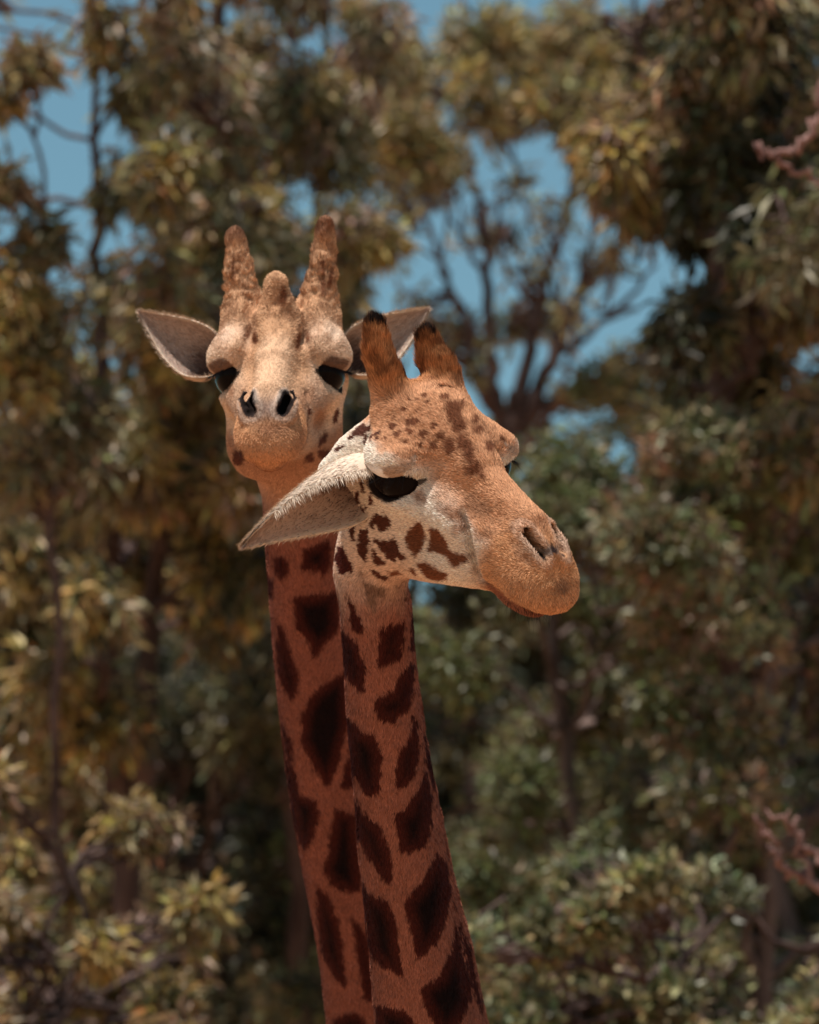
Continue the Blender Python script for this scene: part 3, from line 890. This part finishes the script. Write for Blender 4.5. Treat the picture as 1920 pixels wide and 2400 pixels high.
def uv_ball(c, r, nu=32, nv=20):
    V, F = [], []
    for i in range(nv + 1):
        a = math.pi * i / nv
        for j in range(nu):
            b = 2 * math.pi * j / nu
            V.append((c[0] + r * math.sin(a) * math.cos(b), c[1] + r * math.sin(a) * math.sin(b), c[2] + r * math.cos(a)))
    for i in range(nv):
        for j in range(nu):
            k = (j + 1) % nu
            F.append((i * nu + j, (i + 1) * nu + j, (i + 1) * nu + k, i * nu + k))
    return V, F

def finish_giraffe(v, label, n_hairs):
    g = build_giraffe(v)
    pose = g['pose']
    # knobs and wrinkles on the skin
    V, F = g['V'], g['F']
    N = vert_normals(V, F)
    if v == 'A':
        x = np.abs(V[:, 0])
        horn = sstep(.10, .14, V[:, 2]) * sstep(-.06, -.09, V[:, 1]) * sstep(.28, .22, V[:, 2])
        fore = sstep(.055, .09, V[:, 2]) * (1 - horn)
        disp = .0052 * horn * (vnoise(V, .016, 51) + .5 * vnoise(V, .008, 52)) + .0048 * fore * (vnoise(V * np.array([1, .5, .5]), .014, 53)) + .0012 * vnoise(V, .02, 54)
    else:
        brow = np.exp(-(((np.abs(V[:, 0]) - .10) / .05) ** 2 + ((V[:, 1] + .03) / .06) ** 2 + ((V[:, 2] - .055) / .022) ** 2))
        disp = .0016 * brow * np.sin((V[:, 2] + .35 * V[:, 1] * 0 + .006 * vnoise(V, .03, 55)) * 2 * np.pi / .0105) + .0016 * vnoise(V, .028, 56) * sstep(.12, .0, V[:, 1]) + .0007 * vnoise(V, .012, 57)
    V = V + N * disp[:, None]
    N = vert_normals(V, F)
    g['V'], g['N'] = V, N
    W = pose.w(V)
    bvh = BVHTree.FromPolygons(W.tolist(), F.tolist())
    coat = make_coat(g, bvh)
    tor = g['torso']
    root = empty('giraffe', (float(tor[1][0][0]), float(tor[1][0][1]), 0.0))
    tag(root, label, 'giraffe', 'two giraffes side by side')
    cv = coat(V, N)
    # lower body patches
    V2, F2 = g['V2'], g['F2']
    N2 = vert_normals(V2, F2)
    u3 = np.stack([V2[:, 0] * .8 + V2[:, 1] * .8, V2[:, 2]], 1) + .03 * vnoise(V2, .08, 61)[:, None]
    gap = voronoi_gap(u3, .30, 9)
    c2 = mixc(np.tile(np.array((.36, .15, .09)), (len(V2), 1)), (.085, .022, .013), sstep(.03, .05, gap) * sstep(.5, .9, V2[:, 2]))
    c2 = mixc(c2, (.045, .03, .025), sstep(.10, .07, V2[:, 2]))
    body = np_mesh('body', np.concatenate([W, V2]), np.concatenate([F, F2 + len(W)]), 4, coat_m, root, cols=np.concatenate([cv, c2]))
    fur(g, coat, fur_m, root, n_hairs)
    # eyes and lashes
    for sg in (1, -1):
        c = pose.w((sg * .103, -.024, .004))
        ev, ef = uv_ball((0, 0, 0), 1.0)
        ev = pose.w(((np.array(ev) * EYER) @ RE.T + EYEC) * (sg, 1, 1))
        if sg < 0: ef = [f[::-1] for f in ef]
        eye = np_mesh('eye', ev, ef, 4, eye_m, root)
        n = 90
        th = np.radians(RNG.uniform(-80, 62, n))
        q = (np.stack([EYER[0] * 1.02 * np.cos(th), EYER[1] * 1.02 * np.sin(th), np.full(n, .0245)], 1) * (.85, .85, 1)) @ RE.T + EYEC
        out = np.stack([.6 + .3 * np.cos(th), .75 * np.sin(th), np.full(n, -.50)], 1)
        q[:, 0] *= sg; out[:, 0] *= sg
        rw = []
        for a in pose.w(q):
            h = bvh.find_nearest(Vector(a))
            rw.append(np.array(h[0]))
        dw = out @ pose.R.T
        dw /= np.linalg.norm(dw, axis=1, keepdims=True)
        dw += RNG.normal(size=dw.shape) * .12
        strands('eyelashes', np.array(rw), dw, RNG.uniform(.012, .022, n), .0004, np.tile((0, 0, -.15), (n, 1)) + .3 * dw, lash_m, eye)
    # mane along the back of the neck
    A = [pose.w(p) for p, r in g['rear']]; rr = [r * pose.s for p, r in g['rear']]
    roots, dirs = [], []
    m = 5200
    kk = RNG.uniform(0, len(A) - 1.001, m)
    A = np.array(A); rr = np.array(rr)
    i = kk.astype(int); f = (kk - i)[:, None]
    cen = A[i] * (1 - f) + A[i + 1] * f
    rad = rr[i] * (1 - f[:, 0]) + rr[i + 1] * f[:, 0]
    back = np.tile(C_F + (np.array((.12, 0, 0)) if v == 'B' else np.array((-.25, 0, 0))), (m, 1))
    back[:, 0] += RNG.normal(size=m) * .12
    back /= np.linalg.norm(back, axis=1, keepdims=True)
    rts = cen + back * (rad * .96)[:, None]
    strands('mane', rts, back + np.array((0, 0, .25)) + RNG.normal(size=(m, 3)) * .12, RNG.uniform(.03, .05, m), .0011, np.tile((0, 0, -.25), (m, 1)), mane_m, root, seg=2)
    # tail tuft
    tt = g['tail'] + g['ax'] * .12 + np.array((0, 0, -.72))
    m = 300
    strands('tail_tuft', tt + RNG.normal(size=(m, 3)) * .012, np.array((0, 0, -1.0)) + RNG.normal(size=(m, 3)) * .12, RNG.uniform(.35, .6, m), .002, np.zeros((m, 3)), lash_m, root, seg=3)
    g.update(root=root, coat=coat, bvh=bvh)
    return g

GA = finish_giraffe('A', 'giraffe with knobbly horns and a forehead bump, standing behind the one with black-tipped horns', 250000)
GB = finish_giraffe('B', 'giraffe with black-tipped furry horns and drooping pale ear, head turned aside in front', 300000)
camdir = lambda r, u, t: CAMM @ np.array((r, u, t), float)
# ears
def ear_fringe(g, edge_pts, dirs, n, ln, col, parent):
    k = RNG.uniform(0, len(edge_pts) - 1.001, n); i = k.astype(int); f = (k - i)[:, None]
    rt = edge_pts[i] * (1 - f) + edge_pts[i + 1] * f
    m = principled('ear_hair', .7, col, .2)[0]
    strands('ear_hair', rt + RNG.normal(size=rt.shape) * .002, dirs[None] + RNG.normal(size=(n, 3)) * .25, RNG.uniform(.5, 1, n) * ln, .0006, np.tile((0, 0, -.3), (n, 1)), m, parent, seg=3)
sA, sB = GA['pose'].s, GB['pose'].s
e, inn, out_, *_ = make_ear(GA, P(515, 868, 10.98), camdir(-.80, .585, -.10), camdir(.05, .05, 1), .190, .052, GA['root'], ear_m, 2.2, .85)
e, inn, out_, *_ = make_ear(GA, P(806, 862, 10.98), camdir(.80, .560, -.10), camdir(-.05, .05, 1), .195, .052, GA['root'], ear_m, 2.2, .85)
e, inn, out_, sd, ax, fc = make_ear(GB, P(868, 1086, 10.03), camdir(-.82, -.54, .30), camdir(.15, -.68, .70), .277, .062, GB['root'], ear_m, 2.3, .95)
for k in (-1,):
    ear_fringe(GB, out_[4:30, k], fc * .8 + np.array((0, 0, -.4)), 420, .013, (.75, .62, .50), e)
e, inn, out_, *_ = make_ear(GB, GB['pose'].w((-.11, -.17, -.05)), GB['pose'].R @ np.array((-.35, -.85, -.4)), GB['pose'].R @ np.array((-.3, .6, -.5)), .25, .055, GB['root'], ear_m)
# whiskers on the front giraffe's chin
m = 60
wq = np.stack([RNG.uniform(-.03, .04, m), RNG.uniform(.27, .385, m), np.full(m, -.125)], 1)
wr = np.array([np.array(GB['bvh'].find_nearest(Vector(a))[0]) for a in GB['pose'].w(wq)])
strands('whiskers', wr, np.array((.1, -.2, -1.0)) + RNG.normal(size=(m, 3)) * .3, RNG.uniform(.012, .035, m), .00035, np.zeros((m, 3)), lash_m, GB['root'], seg=3)
# ================================================================== TREES
def leaf_material(name, trans=.26):
    m = bpy.data.materials.new(name); m.use_nodes = True
    n, l = m.node_tree.nodes, m.node_tree.links
    b = n['Principled BSDF']; b.inputs['Roughness'].default_value = .5; b.inputs['Specular IOR Level'].default_value = .5
    a = n.new('ShaderNodeAttribute'); a.attribute_name = 'coat'
    t = n.new('ShaderNodeBsdfTranslucent'); mx = n.new('ShaderNodeMixShader'); mx.inputs['Fac'].default_value = trans
    l.new(a.outputs['Color'], b.inputs['Base Color']); l.new(a.outputs['Color'], t.inputs['Color'])
    l.new(b.outputs['BSDF'], mx.inputs[1]); l.new(t.outputs['BSDF'], mx.inputs[2])
    l.new(mx.outputs['Shader'], n['Material Output'].inputs['Surface'])
    return m
leaf_m = leaf_material('leaf')
def bark_material(name, c0, c1):
    m, n, l, b = principled(name, .9, spec=.1)
    tx = n.new('ShaderNodeTexNoise'); tx.inputs['Scale'].default_value = 9; tx.inputs['Detail'].default_value = 6
    tc = n.new('ShaderNodeTexCoord'); mp = n.new('ShaderNodeMapping'); mp.inputs['Scale'].default_value = (1, 1, .25)
    l.new(tc.outputs['Object'], mp.inputs['Vector']); l.new(mp.outputs['Vector'], tx.inputs['Vector'])
    r = n.new('ShaderNodeValToRGB'); r.color_ramp.elements[0].position = .35; r.color_ramp.elements[0].color = (*c0, 1); r.color_ramp.elements[1].position = .68; r.color_ramp.elements[1].color = (*c1, 1)
    l.new(tx.outputs['Fac'], r.inputs['Fac']); l.new(r.outputs['Color'], b.inputs['Base Color'])
    bp = n.new('ShaderNodeBump'); bp.inputs['Strength'].default_value = .6; bp.inputs['Distance'].default_value = .02
    l.new(tx.outputs['Fac'], bp.inputs['Height']); l.new(bp.outputs['Normal'], b.inputs['Normal'])
    return m
bark_brown = bark_material('bark_brown', (.055, .035, .032), (.13, .085, .075))
bark_grey = bark_material('bark_grey', (.07, .05, .045), (.17, .12, .105))
bark_pink = bark_material('bark_pink', (.16, .085, .075), (.32, .19, .165))

def tube_rings(paths, sides=7):
    """paths: list of (pts (n,3), radii (n,)) -> verts, quads"""
    V, F, base = [], [], 0
    for pts, rad in paths:
        pts = np.asarray(pts, float); n = len(pts)
        tan = np.gradient(pts, axis=0); tan /= np.linalg.norm(tan, axis=1, keepdims=True) + 1e-9
        ref = np.array((.31, .77, .2)); s = np.cross(tan, ref); s /= np.linalg.norm(s, axis=1, keepdims=True) + 1e-9
        t = np.cross(tan, s)
        a = np.linspace(0, 2 * np.pi, sides, endpoint=False)
        ring = pts[:, None] + (s[:, None] * np.cos(a)[None, :, None] + t[:, None] * np.sin(a)[None, :, None]) * np.asarray(rad)[:, None, None]
        V.append(ring.reshape(-1, 3))
        i = np.arange(n - 1)[:, None] * sides; j = np.arange(sides)[None]; k = (j + 1) % sides
        F.append((np.stack(np.broadcast_arrays(i + j, i + k, i + sides + k, i + sides + j), -1).reshape(-1, 4)) + base)
        base += n * sides
    return np.concatenate(V), np.concatenate(F)
def limb(a, b, r0, r1, sag, rng, n=8):
    t = np.linspace(0, 1, n)[:, None]
    a, b = np.array(a, float), np.array(b, float)
    L = np.linalg.norm(b - a)
    w = np.array([rng.normal(size=3) for _ in range(3)]) * L * .05
    p = a + (b - a) * t + np.array((0, 0, 1.0)) * sag * L * (t * (1 - t)) * 4 + sum(w[k] * np.sin(np.pi * (k + 1) * t) for k in range(3))
    return p, r0 + (r1 - r0) * t[:, 0] ** .8

def leaves(cl, n_per, size, droop, rng, aspect=.26, spread=1.0):
    """cl: list of (centre, radii(3), colour, n) -> verts, quads, colours"""
    Vs, Cs = [], []
    for c, r, col, n in cl:
        n = int(n)
        d = rng.normal(size=(n, 3)); d /= np.linalg.norm(d, axis=1, keepdims=True)
        rr = rng.random(n) ** .45
        p = np.array(c) + d * rr[:, None] * np.array(r) * spread
        ax = d * .7 + rng.normal(size=(n, 3)) * .55 + np.array((0, 0, -droop))
        ax /= np.linalg.norm(ax, axis=1, keepdims=True)
        sd = np.cross(ax, rng.normal(size=(n, 3))); sd /= np.linalg.norm(sd, axis=1, keepdims=True)
        L = .80 * size * (.6 + .8 * rng.random(n))[:, None]
        w = L * aspect * .5
        bend = np.cross(ax, sd) * L * .12
        V = np.stack([p, p + ax * L * .45 + sd * w + bend, p + ax * L, p + ax * L * .45 - sd * w + bend], 1)
        Vs.append(V.reshape(-1, 3))
        k = (np.array(col)[None] * (1 + .30 * rng.normal(size=(n, 1))).clip(.35, 1.9) * (1 + .10 * rng.normal(size=(n, 3)))).clip(.004, .6)
        Cs.append(np.repeat(k, 4, axis=0))
    V = np.concatenate(Vs)
    return V, np.arange(len(V)).reshape(-1, 4), np.concatenate(Cs)

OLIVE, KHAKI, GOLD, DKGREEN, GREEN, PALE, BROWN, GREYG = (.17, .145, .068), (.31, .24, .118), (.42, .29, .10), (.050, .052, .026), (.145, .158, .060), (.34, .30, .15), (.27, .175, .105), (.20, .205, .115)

def make_tree(name, label, cat, group, base, stems, blobs, bark, leaf=(.11, .5, .26), twig=.012, seed=1, dens=1.0, sub=15):
    """stems: list of polylines [(x,y,z,r),...]; blobs: (centre, radius xyz, colours, leaf count). Every blob is fed by a limb off the nearest stem point below it."""
    rng = np.random.default_rng(seed)
    root = empty(name, base)
    tag(root, label, cat, group)
    paths = []
    nodes = []
    for st in stems:
        nd = spline([(np.array(q[:3], float), q[3]) for q in st], 6 * (len(st) - 1))
        pts = np.array([q[0] for q in nd]); rad = np.array([max(q[1], .004) for q in nd])
        pts[1:-1] += rng.normal(size=(len(pts) - 2, 3)) * .012
        paths.append((pts, rad))
        nodes += [(p, r) for p, r in zip(pts, rad)]
    NP = np.array([q[0] for q in nodes]); NR = np.array([q[1] for q in nodes])
    clumps = []
    for c, r, cols, n in blobs:
        c = np.array(c, float); r = np.array(r, float)
        cost = np.linalg.norm(NP - c, axis=1) + 2.5 * np.maximum(NP[:, 2] - c[2] + .15, 0)
        k = int(np.argmin(cost))
        r0 = min(NR[k] * .6, .02 + .02 * np.linalg.norm(NP[k] - c))
        pth = limb(NP[k], c, max(r0, .012), .009, .06, rng)
        paths.append(pth)
        m = max(3, int(sub * dens))
        for _ in range(m):
            d = rng.normal(size=3); d /= np.linalg.norm(d)
            q = c + d * r * rng.random() ** .4 * .95
            j = rng.integers(3, len(pth[0]))
            paths.append(limb(pth[0][j], q, .010, .004, .03, rng, 5))
            s = (.30 + .40 * rng.random()) * (r.mean() ** .5) * .42
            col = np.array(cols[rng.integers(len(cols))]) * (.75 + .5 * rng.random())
            clumps.append((q, np.array((s, s, s * (1 + leaf[1] * .5))), col, 1.5 * n * dens / m))
    V, F = tube_rings(paths)
    np_mesh('trunk', V, F, 4, bark, root)
    V, F, C = leaves(clumps, 0, leaf[0], leaf[1], rng, leaf[2])
    np_mesh('crown', V, F, 4, leaf_m, root, smooth=False, cols=C)
    return root
def BL(px, py, d, rx, ry, cols, n, rd=None):
    k = 7.5e-5 * d
    rd = rx * .8 if rd is None else rd
    return (P(px, py, d), (rx * k, rd * k, ry * k), cols, n)
def ST(d, *pts):
    """stem through pixels at one distance; r in px"""
    out = []
    for px, py, r, *dd in pts:
        q = P(px, py, d + (dd[0] if dd else 0)); out.append((q[0], q[1], q[2], r * 7.5e-5 * d))
    return out
def to_ground(st, x=None, r=None):
    q = st[0]
    return [((q[0] if x is None else x), q[1], 0.0, (q[3] * 1.5 if r is None else r))] + st
def rand_blobs(rng, n, px, py, d, rpx, cols, cnt, dd=1.5):
    return [BL(rng.uniform(*px), rng.uniform(*py), d + rng.uniform(-dd, dd), rng.uniform(*rpx), rng.uniform(*rpx), cols, cnt) for _ in range(n)]

TG = 'trees behind the giraffes'
rb = np.random.default_rng(5)
# --- double-trunked gum at the left
st1 = to_ground(ST(26, (300, 2700, 40), (290, 2050, 36), (262, 1700, 30), (255, 1400, 27), (250, 1000, 22), (235, 600, 15), (222, 200, 9), (222, -150, 5)))
st2 = ST(26, (292, 2060, 32), (335, 1800, 26), (350, 1500, 24), (380, 1150, 20), (430, 700, 15), (500, 350, 13), (520, 50, 11), (525, -250, 6))
bl = rand_blobs(rb, 24, (200, 640), (330, 1250), 26, (75, 140), (OLIVE, KHAKI, GOLD, OLIVE, BROWN), 520) + rand_blobs(rb, 6, (30, 200), (750, 1250), 26, (75, 120), (OLIVE, KHAKI, GOLD), 420) + rand_blobs(rb, 9, (230, 560), (-250, 330), 26, (45, 85), (KHAKI, GOLD, OLIVE, BROWN), 260) + \
    rand_blobs(rb, 10, (0, 600), (1250, 1700), 26, (70, 120), (OLIVE, KHAKI, GOLD, DKGREEN), 520) + rand_blobs(rb, 7, (-500, -120), (-100, 1100), 26, (110, 190), (OLIVE, KHAKI), 420, 2.0)
bl += [BL(300, 210, 26, 60, 90, (OLIVE, KHAKI), 260), BL(300, 440, 26, 60, 90, (KHAKI, OLIVE), 300), BL(260, 700, 26, 80, 90, (OLIVE, BROWN), 320)]
make_tree('gum_tree', 'tall gum tree with forked dark trunk and drooping olive leaves', 'tree', TG, tuple(st1[0][:2]) + (0,), [st1, st2], bl, bark_brown, (.125, .9, .24), seed=21)
# --- gum behind the horns
st1 = to_ground(ST(29, (700, 2700, 26), (690, 2000, 24), (640, 1300, 20), (560, 700, 17), (520, 250, 20), (515, -100, 16), (520, -400, 8)))
st2 = ST(29, (640, 1250, 14), (720, 700, 12), (755, 300, 9), (760, 0, 8), (765, -300, 4))
st3 = ST(29, (560, 680, 11), (640, 350, 8), (680, 100, 7), (690, -200, 4))
bl = rand_blobs(rb, 28, (440, 860), (180, 1000), 29, (75, 140), (OLIVE, BROWN, KHAKI, OLIVE, GOLD), 480) + rand_blobs(rb, 8, (480, 900), (-250, 200), 29, (45, 85), (KHAKI, BROWN, OLIVE), 230) + rand_blobs(rb, 14, (480, 1100), (1000, 1800), 29, (100, 160), (DKGREEN, OLIVE), 500)
make_tree('gum_tree', 'gum tree with thick upright dark stem rising above the knobbly horns', 'tree', TG, tuple(st1[0][:2]) + (0,), [st1, st2, st3], bl, bark_brown, (.12, .9, .24), seed=22)
# --- thin sapling against the sky, far left
st1 = to_ground(ST(24, (140, 2700, 14), (130, 1500, 11), (115, 900, 8), (105, 500, 6), (85, 250, 4.5), (70, 90, 2.5)), r=.05)
bl = [BL(70, 150, 24, 55, 45, (BROWN, KHAKI), 260), BL(10, 230, 24, 35, 30, (GOLD, OLIVE), 110), BL(20, 430, 24, 50, 35, (KHAKI, BROWN), 130), BL(90, 560, 24, 70, 60, (KHAKI, OLIVE), 300),
      BL(20, 700, 24, 80, 90, (KHAKI, GOLD), 400), BL(120, 760, 24, 80, 80, (OLIVE, KHAKI), 300), BL(60, 900, 24, 90, 90, (GOLD, KHAKI), 400), BL(-120, 500, 24, 90, 80, (KHAKI, OLIVE), 300), BL(190, 1000, 24, 90, 90, (OLIVE,), 300), BL(60, 1100, 24, 90, 90, (KHAKI, BROWN), 350)]
make_tree('sapling', 'slender sapling with sparse tufts against open sky beside the forked gum', 'tree', TG, tuple(st1[0][:2]) + (0,), [st1], bl, bark_brown, (.11, .6, .26), seed=23)
# --- spreading acacia with sky showing through
D = 36
st0 = to_ground(ST(D, (1120, 2700, 44), (1130, 1700, 40), (1150, 1250, 36), (1190, 1030, 30)))
sts = [st0, ST(D, (1190, 1040, 24), (1150, 860, 17), (1140, 640, 12), (1110, 430, 8), (1060, 250, 5)), ST(D, (1190, 1040, 24), (1225, 900, 18), (1260, 740, 14), (1310, 560, 10), (1345, 440, 7), (1360, 250, 4)),
       ST(D, (1225, 1010, 22), (1290, 850, 16), (1350, 700, 12), (1440, 580, 8), (1530, 480, 5)), ST(D, (1240, 980, 18), (1380, 900, 14), (1480, 850, 11), (1600, 700, 6)), ST(D, (1150, 850, 11), (1060, 700, 8), (1000, 520, 6), (940, 350, 4)),
       ST(D, (1180, 1000, 14), (1120, 900, 10), (1100, 760, 8), (1030, 640, 5)), ST(D, (1290, 850, 9), (1300, 700, 7), (1240, 520, 5), (1200, 330, 3)), ST(D, (1350, 700, 8), (1400, 500, 6), (1430, 330, 4)), ST(D, (1260, 740, 8), (1180, 600, 6), (1170, 420, 4)), ST(D, (1290, 850, 10), (1450, 720, 7), (1540, 620, 4)), ST(D, (1140, 640, 8), (1060, 520, 5), (1020, 380, 3))]
sts = [[(x, y, z, r * 1.05) for x, y, z, r in q] for q in sts]
bl = rand_blobs(rb, 30, (850, 1560), (60, 400), D, (55, 105), (KHAKI, GOLD, KHAKI, PALE, OLIVE), 330) + rand_blobs(rb, 26, (900, 1600), (400, 880), D, (35, 75), (KHAKI, PALE, KHAKI, PALE), 30) + \
    rand_blobs(rb, 4, (1000, 1260), (760, 900), D, (35, 55), (KHAKI, GREEN), 70) + [BL(1420, 930, D - 1, 110, 60, (GREEN, KHAKI), 420), BL(1560, 1000, D, 120, 80, (GREEN, OLIVE), 500), BL(1230, 1000, D + 1, 70, 60, (GREEN,), 200)] 
make_tree('acacia_tree', 'spreading acacia with thin fanning branches and blue sky showing through', 'tree', TG, tuple(st0[0][:2]) + (0,), sts, bl, bark_brown, (.12, .1, .30), seed=24)
# --- dark heavy gum, upper right
st0 = to_ground(ST(24, (1720, 2700, 34), (1710, 1600, 30), (1690, 1000, 26), (1665, 700, 22), (1675, 400, 16), (1640, 100, 11), (1620, -200, 6)))
sts = [st0, ST(24, (1665, 720, 16), (1740, 560, 12), (1830, 380, 9), (1880, 100, 5)), ST(24, (1670, 500, 13), (1580, 330, 10), (1500, 150, 7), (1480, -60, 4)), ST(24, (1690, 950, 15), (1800, 800, 11), (1900, 650, 8))]
bl = rand_blobs(rb, 18, (1520, 1800), (-100, 280), 24, (70, 120), (OLIVE, BROWN, KHAKI, DKGREEN), 430) + rand_blobs(rb, 10, (1400, 1600), (230, 480), 24, (55, 95), (GOLD, OLIVE, GOLD, BROWN), 330) + rand_blobs(rb, 8, (1620, 1780), (380, 560), 24, (50, 90), (DKGREEN, OLIVE, DKGREEN), 400) + \
    rand_blobs(rb, 9, (1580, 1780), (640, 960), 24, (55, 95), (DKGREEN, BROWN, OLIVE), 380) + rand_blobs(rb, 9, (1800, 2000), (-50, 500), 24, (50, 90), (OLIVE, KHAKI, DKGREEN), 260) + rand_blobs(rb, 10, (1780, 2050), (600, 1050), 24, (70, 110), (OLIVE, BROWN, GOLD), 420) + rand_blobs(rb, 8, (1900, 2400), (-500, 1200), 24, (120, 180), (OLIVE,), 300, 2)
make_tree('gum_tree', 'dark heavy-leaved gum with hanging clumps to the right of the acacia', 'tree', TG, tuple(st0[0][:2]) + (0,), sts, bl, bark_brown, (.125, .9, .25), seed=25)
# --- rounded green trees below
def round_tree(name, label, px, d, top, half, cols, n, seed, bark=bark_grey, bot=2700, leaf=(.075, .1, .45), rp=(90, 150), cnt=520, grp=TG, cat='tree', dd=1.8, ragged=60):
    rg = np.random.default_rng(seed)
    st = to_ground(ST(d, (px, bot + 100, 30), (px + rg.uniform(-30, 30), (top + bot) / 2 + 200, 24), (px + rg.uniform(-60, 60), top + 350, 12), (px, top + 120, 5)))
    bls = []
    for k in range(n):
        t = rg.random(); y = top + 90 + (bot - top) * t - rg.random() ** 3 * ragged
        w = half * (1 - (1 - min(1, .30 + 1.6 * t)) ** 2) ** .5
        bls.append(BL(px + rg.uniform(-1, 1) * w, y, d + rg.uniform(-dd, dd), rg.uniform(*rp), rg.uniform(*rp) * .8, cols, cnt))
    return make_tree(name, label, cat, grp, tuple(st[0][:2]) + (0,), [st], bls, bark, leaf, seed=seed)
round_tree('evergreen_tree', 'dense grey-green tree filling the gap beside the muzzle', 1340, 25, 1060, 320, (GREEN, OLIVE, GREYG, GREEN), 52, 31)
round_tree('evergreen_tree', 'rounded green tree under the dark heavy gum', 1800, 24, 900, 330, (GREEN, OLIVE, GREYG, BROWN), 52, 32)
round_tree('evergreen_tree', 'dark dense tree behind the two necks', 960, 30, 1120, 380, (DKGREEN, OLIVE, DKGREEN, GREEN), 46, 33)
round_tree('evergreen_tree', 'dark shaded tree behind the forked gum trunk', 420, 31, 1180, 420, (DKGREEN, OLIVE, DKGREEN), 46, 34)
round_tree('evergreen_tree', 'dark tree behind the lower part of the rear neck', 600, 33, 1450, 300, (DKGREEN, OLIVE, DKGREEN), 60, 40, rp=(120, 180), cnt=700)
round_tree('evergreen_tree', 'brownish leafy tree left of the forked gum trunk', 20, 29, 1000, 300, (OLIVE, BROWN, KHAKI), 46, 35)
round_tree('shrub', 'pale yellow-green bush in front of the grey-green tree', 1600, 20, 2020, 620, (PALE, GREEN, KHAKI, GREYG, OLIVE), 64, 36, leaf=(.06, 0, .55), rp=(45, 100), cnt=430, bot=2900, cat='shrub', dd=1.2, ragged=320, bark=bark_brown)
round_tree('shrub', 'golden-leaved bush at the foot of the forked gum', 130, 21, 2120, 420, (GOLD, KHAKI, GOLD, OLIVE, BROWN), 56, 37, leaf=(.085, .6, .32), rp=(40, 95), cnt=430, bot=2900, cat='shrub', dd=1.3, ragged=380, bark=bark_brown)
# --- bare pinkish branches at the right edge
st0 = to_ground(ST(17, (2150, 2700, 40), (2120, 2000, 34), (2080, 1200, 26), (2050, 700, 20), (2010, 300, 14), (1990, 0, 8)), r=.10)
sts = [st0, ST(17, (2010, 340, 12), (1930, 260, 10), (1925, 200, 8), (1945, 120, 4)), ST(17, (1930, 262, 9), (1890, 320, 9), (1840, 360, 8), (1785, 350, 7), (1775, 352, 4)), ST(17, (1800, 350, 7), (1850, 392, 7), (1930, 440, 6), (2020, 470, 5)),
       ST(17, (2120, 2050, 20), (2000, 2080, 14), (1900, 2070, 11), (1840, 2030, 10), (1815, 1980, 8), (1770, 1910, 5)), ST(17, (2000, 2080, 10), (1920, 2010, 9), (1870, 1960, 7), (1850, 1900, 4)), ST(17, (1900, 2070, 8), (1860, 1950, 7), (1790, 1900, 4))]
make_tree('bare_tree', 'bare pinkish branches reaching in beside the heavy-leaved gum', 'tree', TG, tuple(st0[0][:2]) + (0,), sts, [BL(2120, -200, 17, 120, 100, (BROWN, OLIVE), 300)], bark_pink, seed=38)
# --- the wood farther back
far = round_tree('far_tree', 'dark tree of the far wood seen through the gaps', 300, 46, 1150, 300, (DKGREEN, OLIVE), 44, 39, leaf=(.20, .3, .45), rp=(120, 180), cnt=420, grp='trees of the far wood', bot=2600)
kids = list(far.children)
for px, d, s in ((-150, 48, 1.0), (60, 52, 1.0), (520, 51, 1.0), (760, 48, .95), (1080, 47, .90), (1330, 52, 1.0), (1560, 49, .98), (1900, 46, 1.02), (2250, 50, 1.0), (330, 44, .9), (1720, 53, 1.08)):
    c = far.copy(); COL.objects.link(c)
    q = P(px, 1200, d); c.location = (q[0], q[1], 0); c.scale = (s, s, s); c.rotation_euler = (0, 0, RNG.uniform(0, 6.28))
    for k in kids:
        kk = k.copy(); COL.objects.link(kk); kk.parent = c
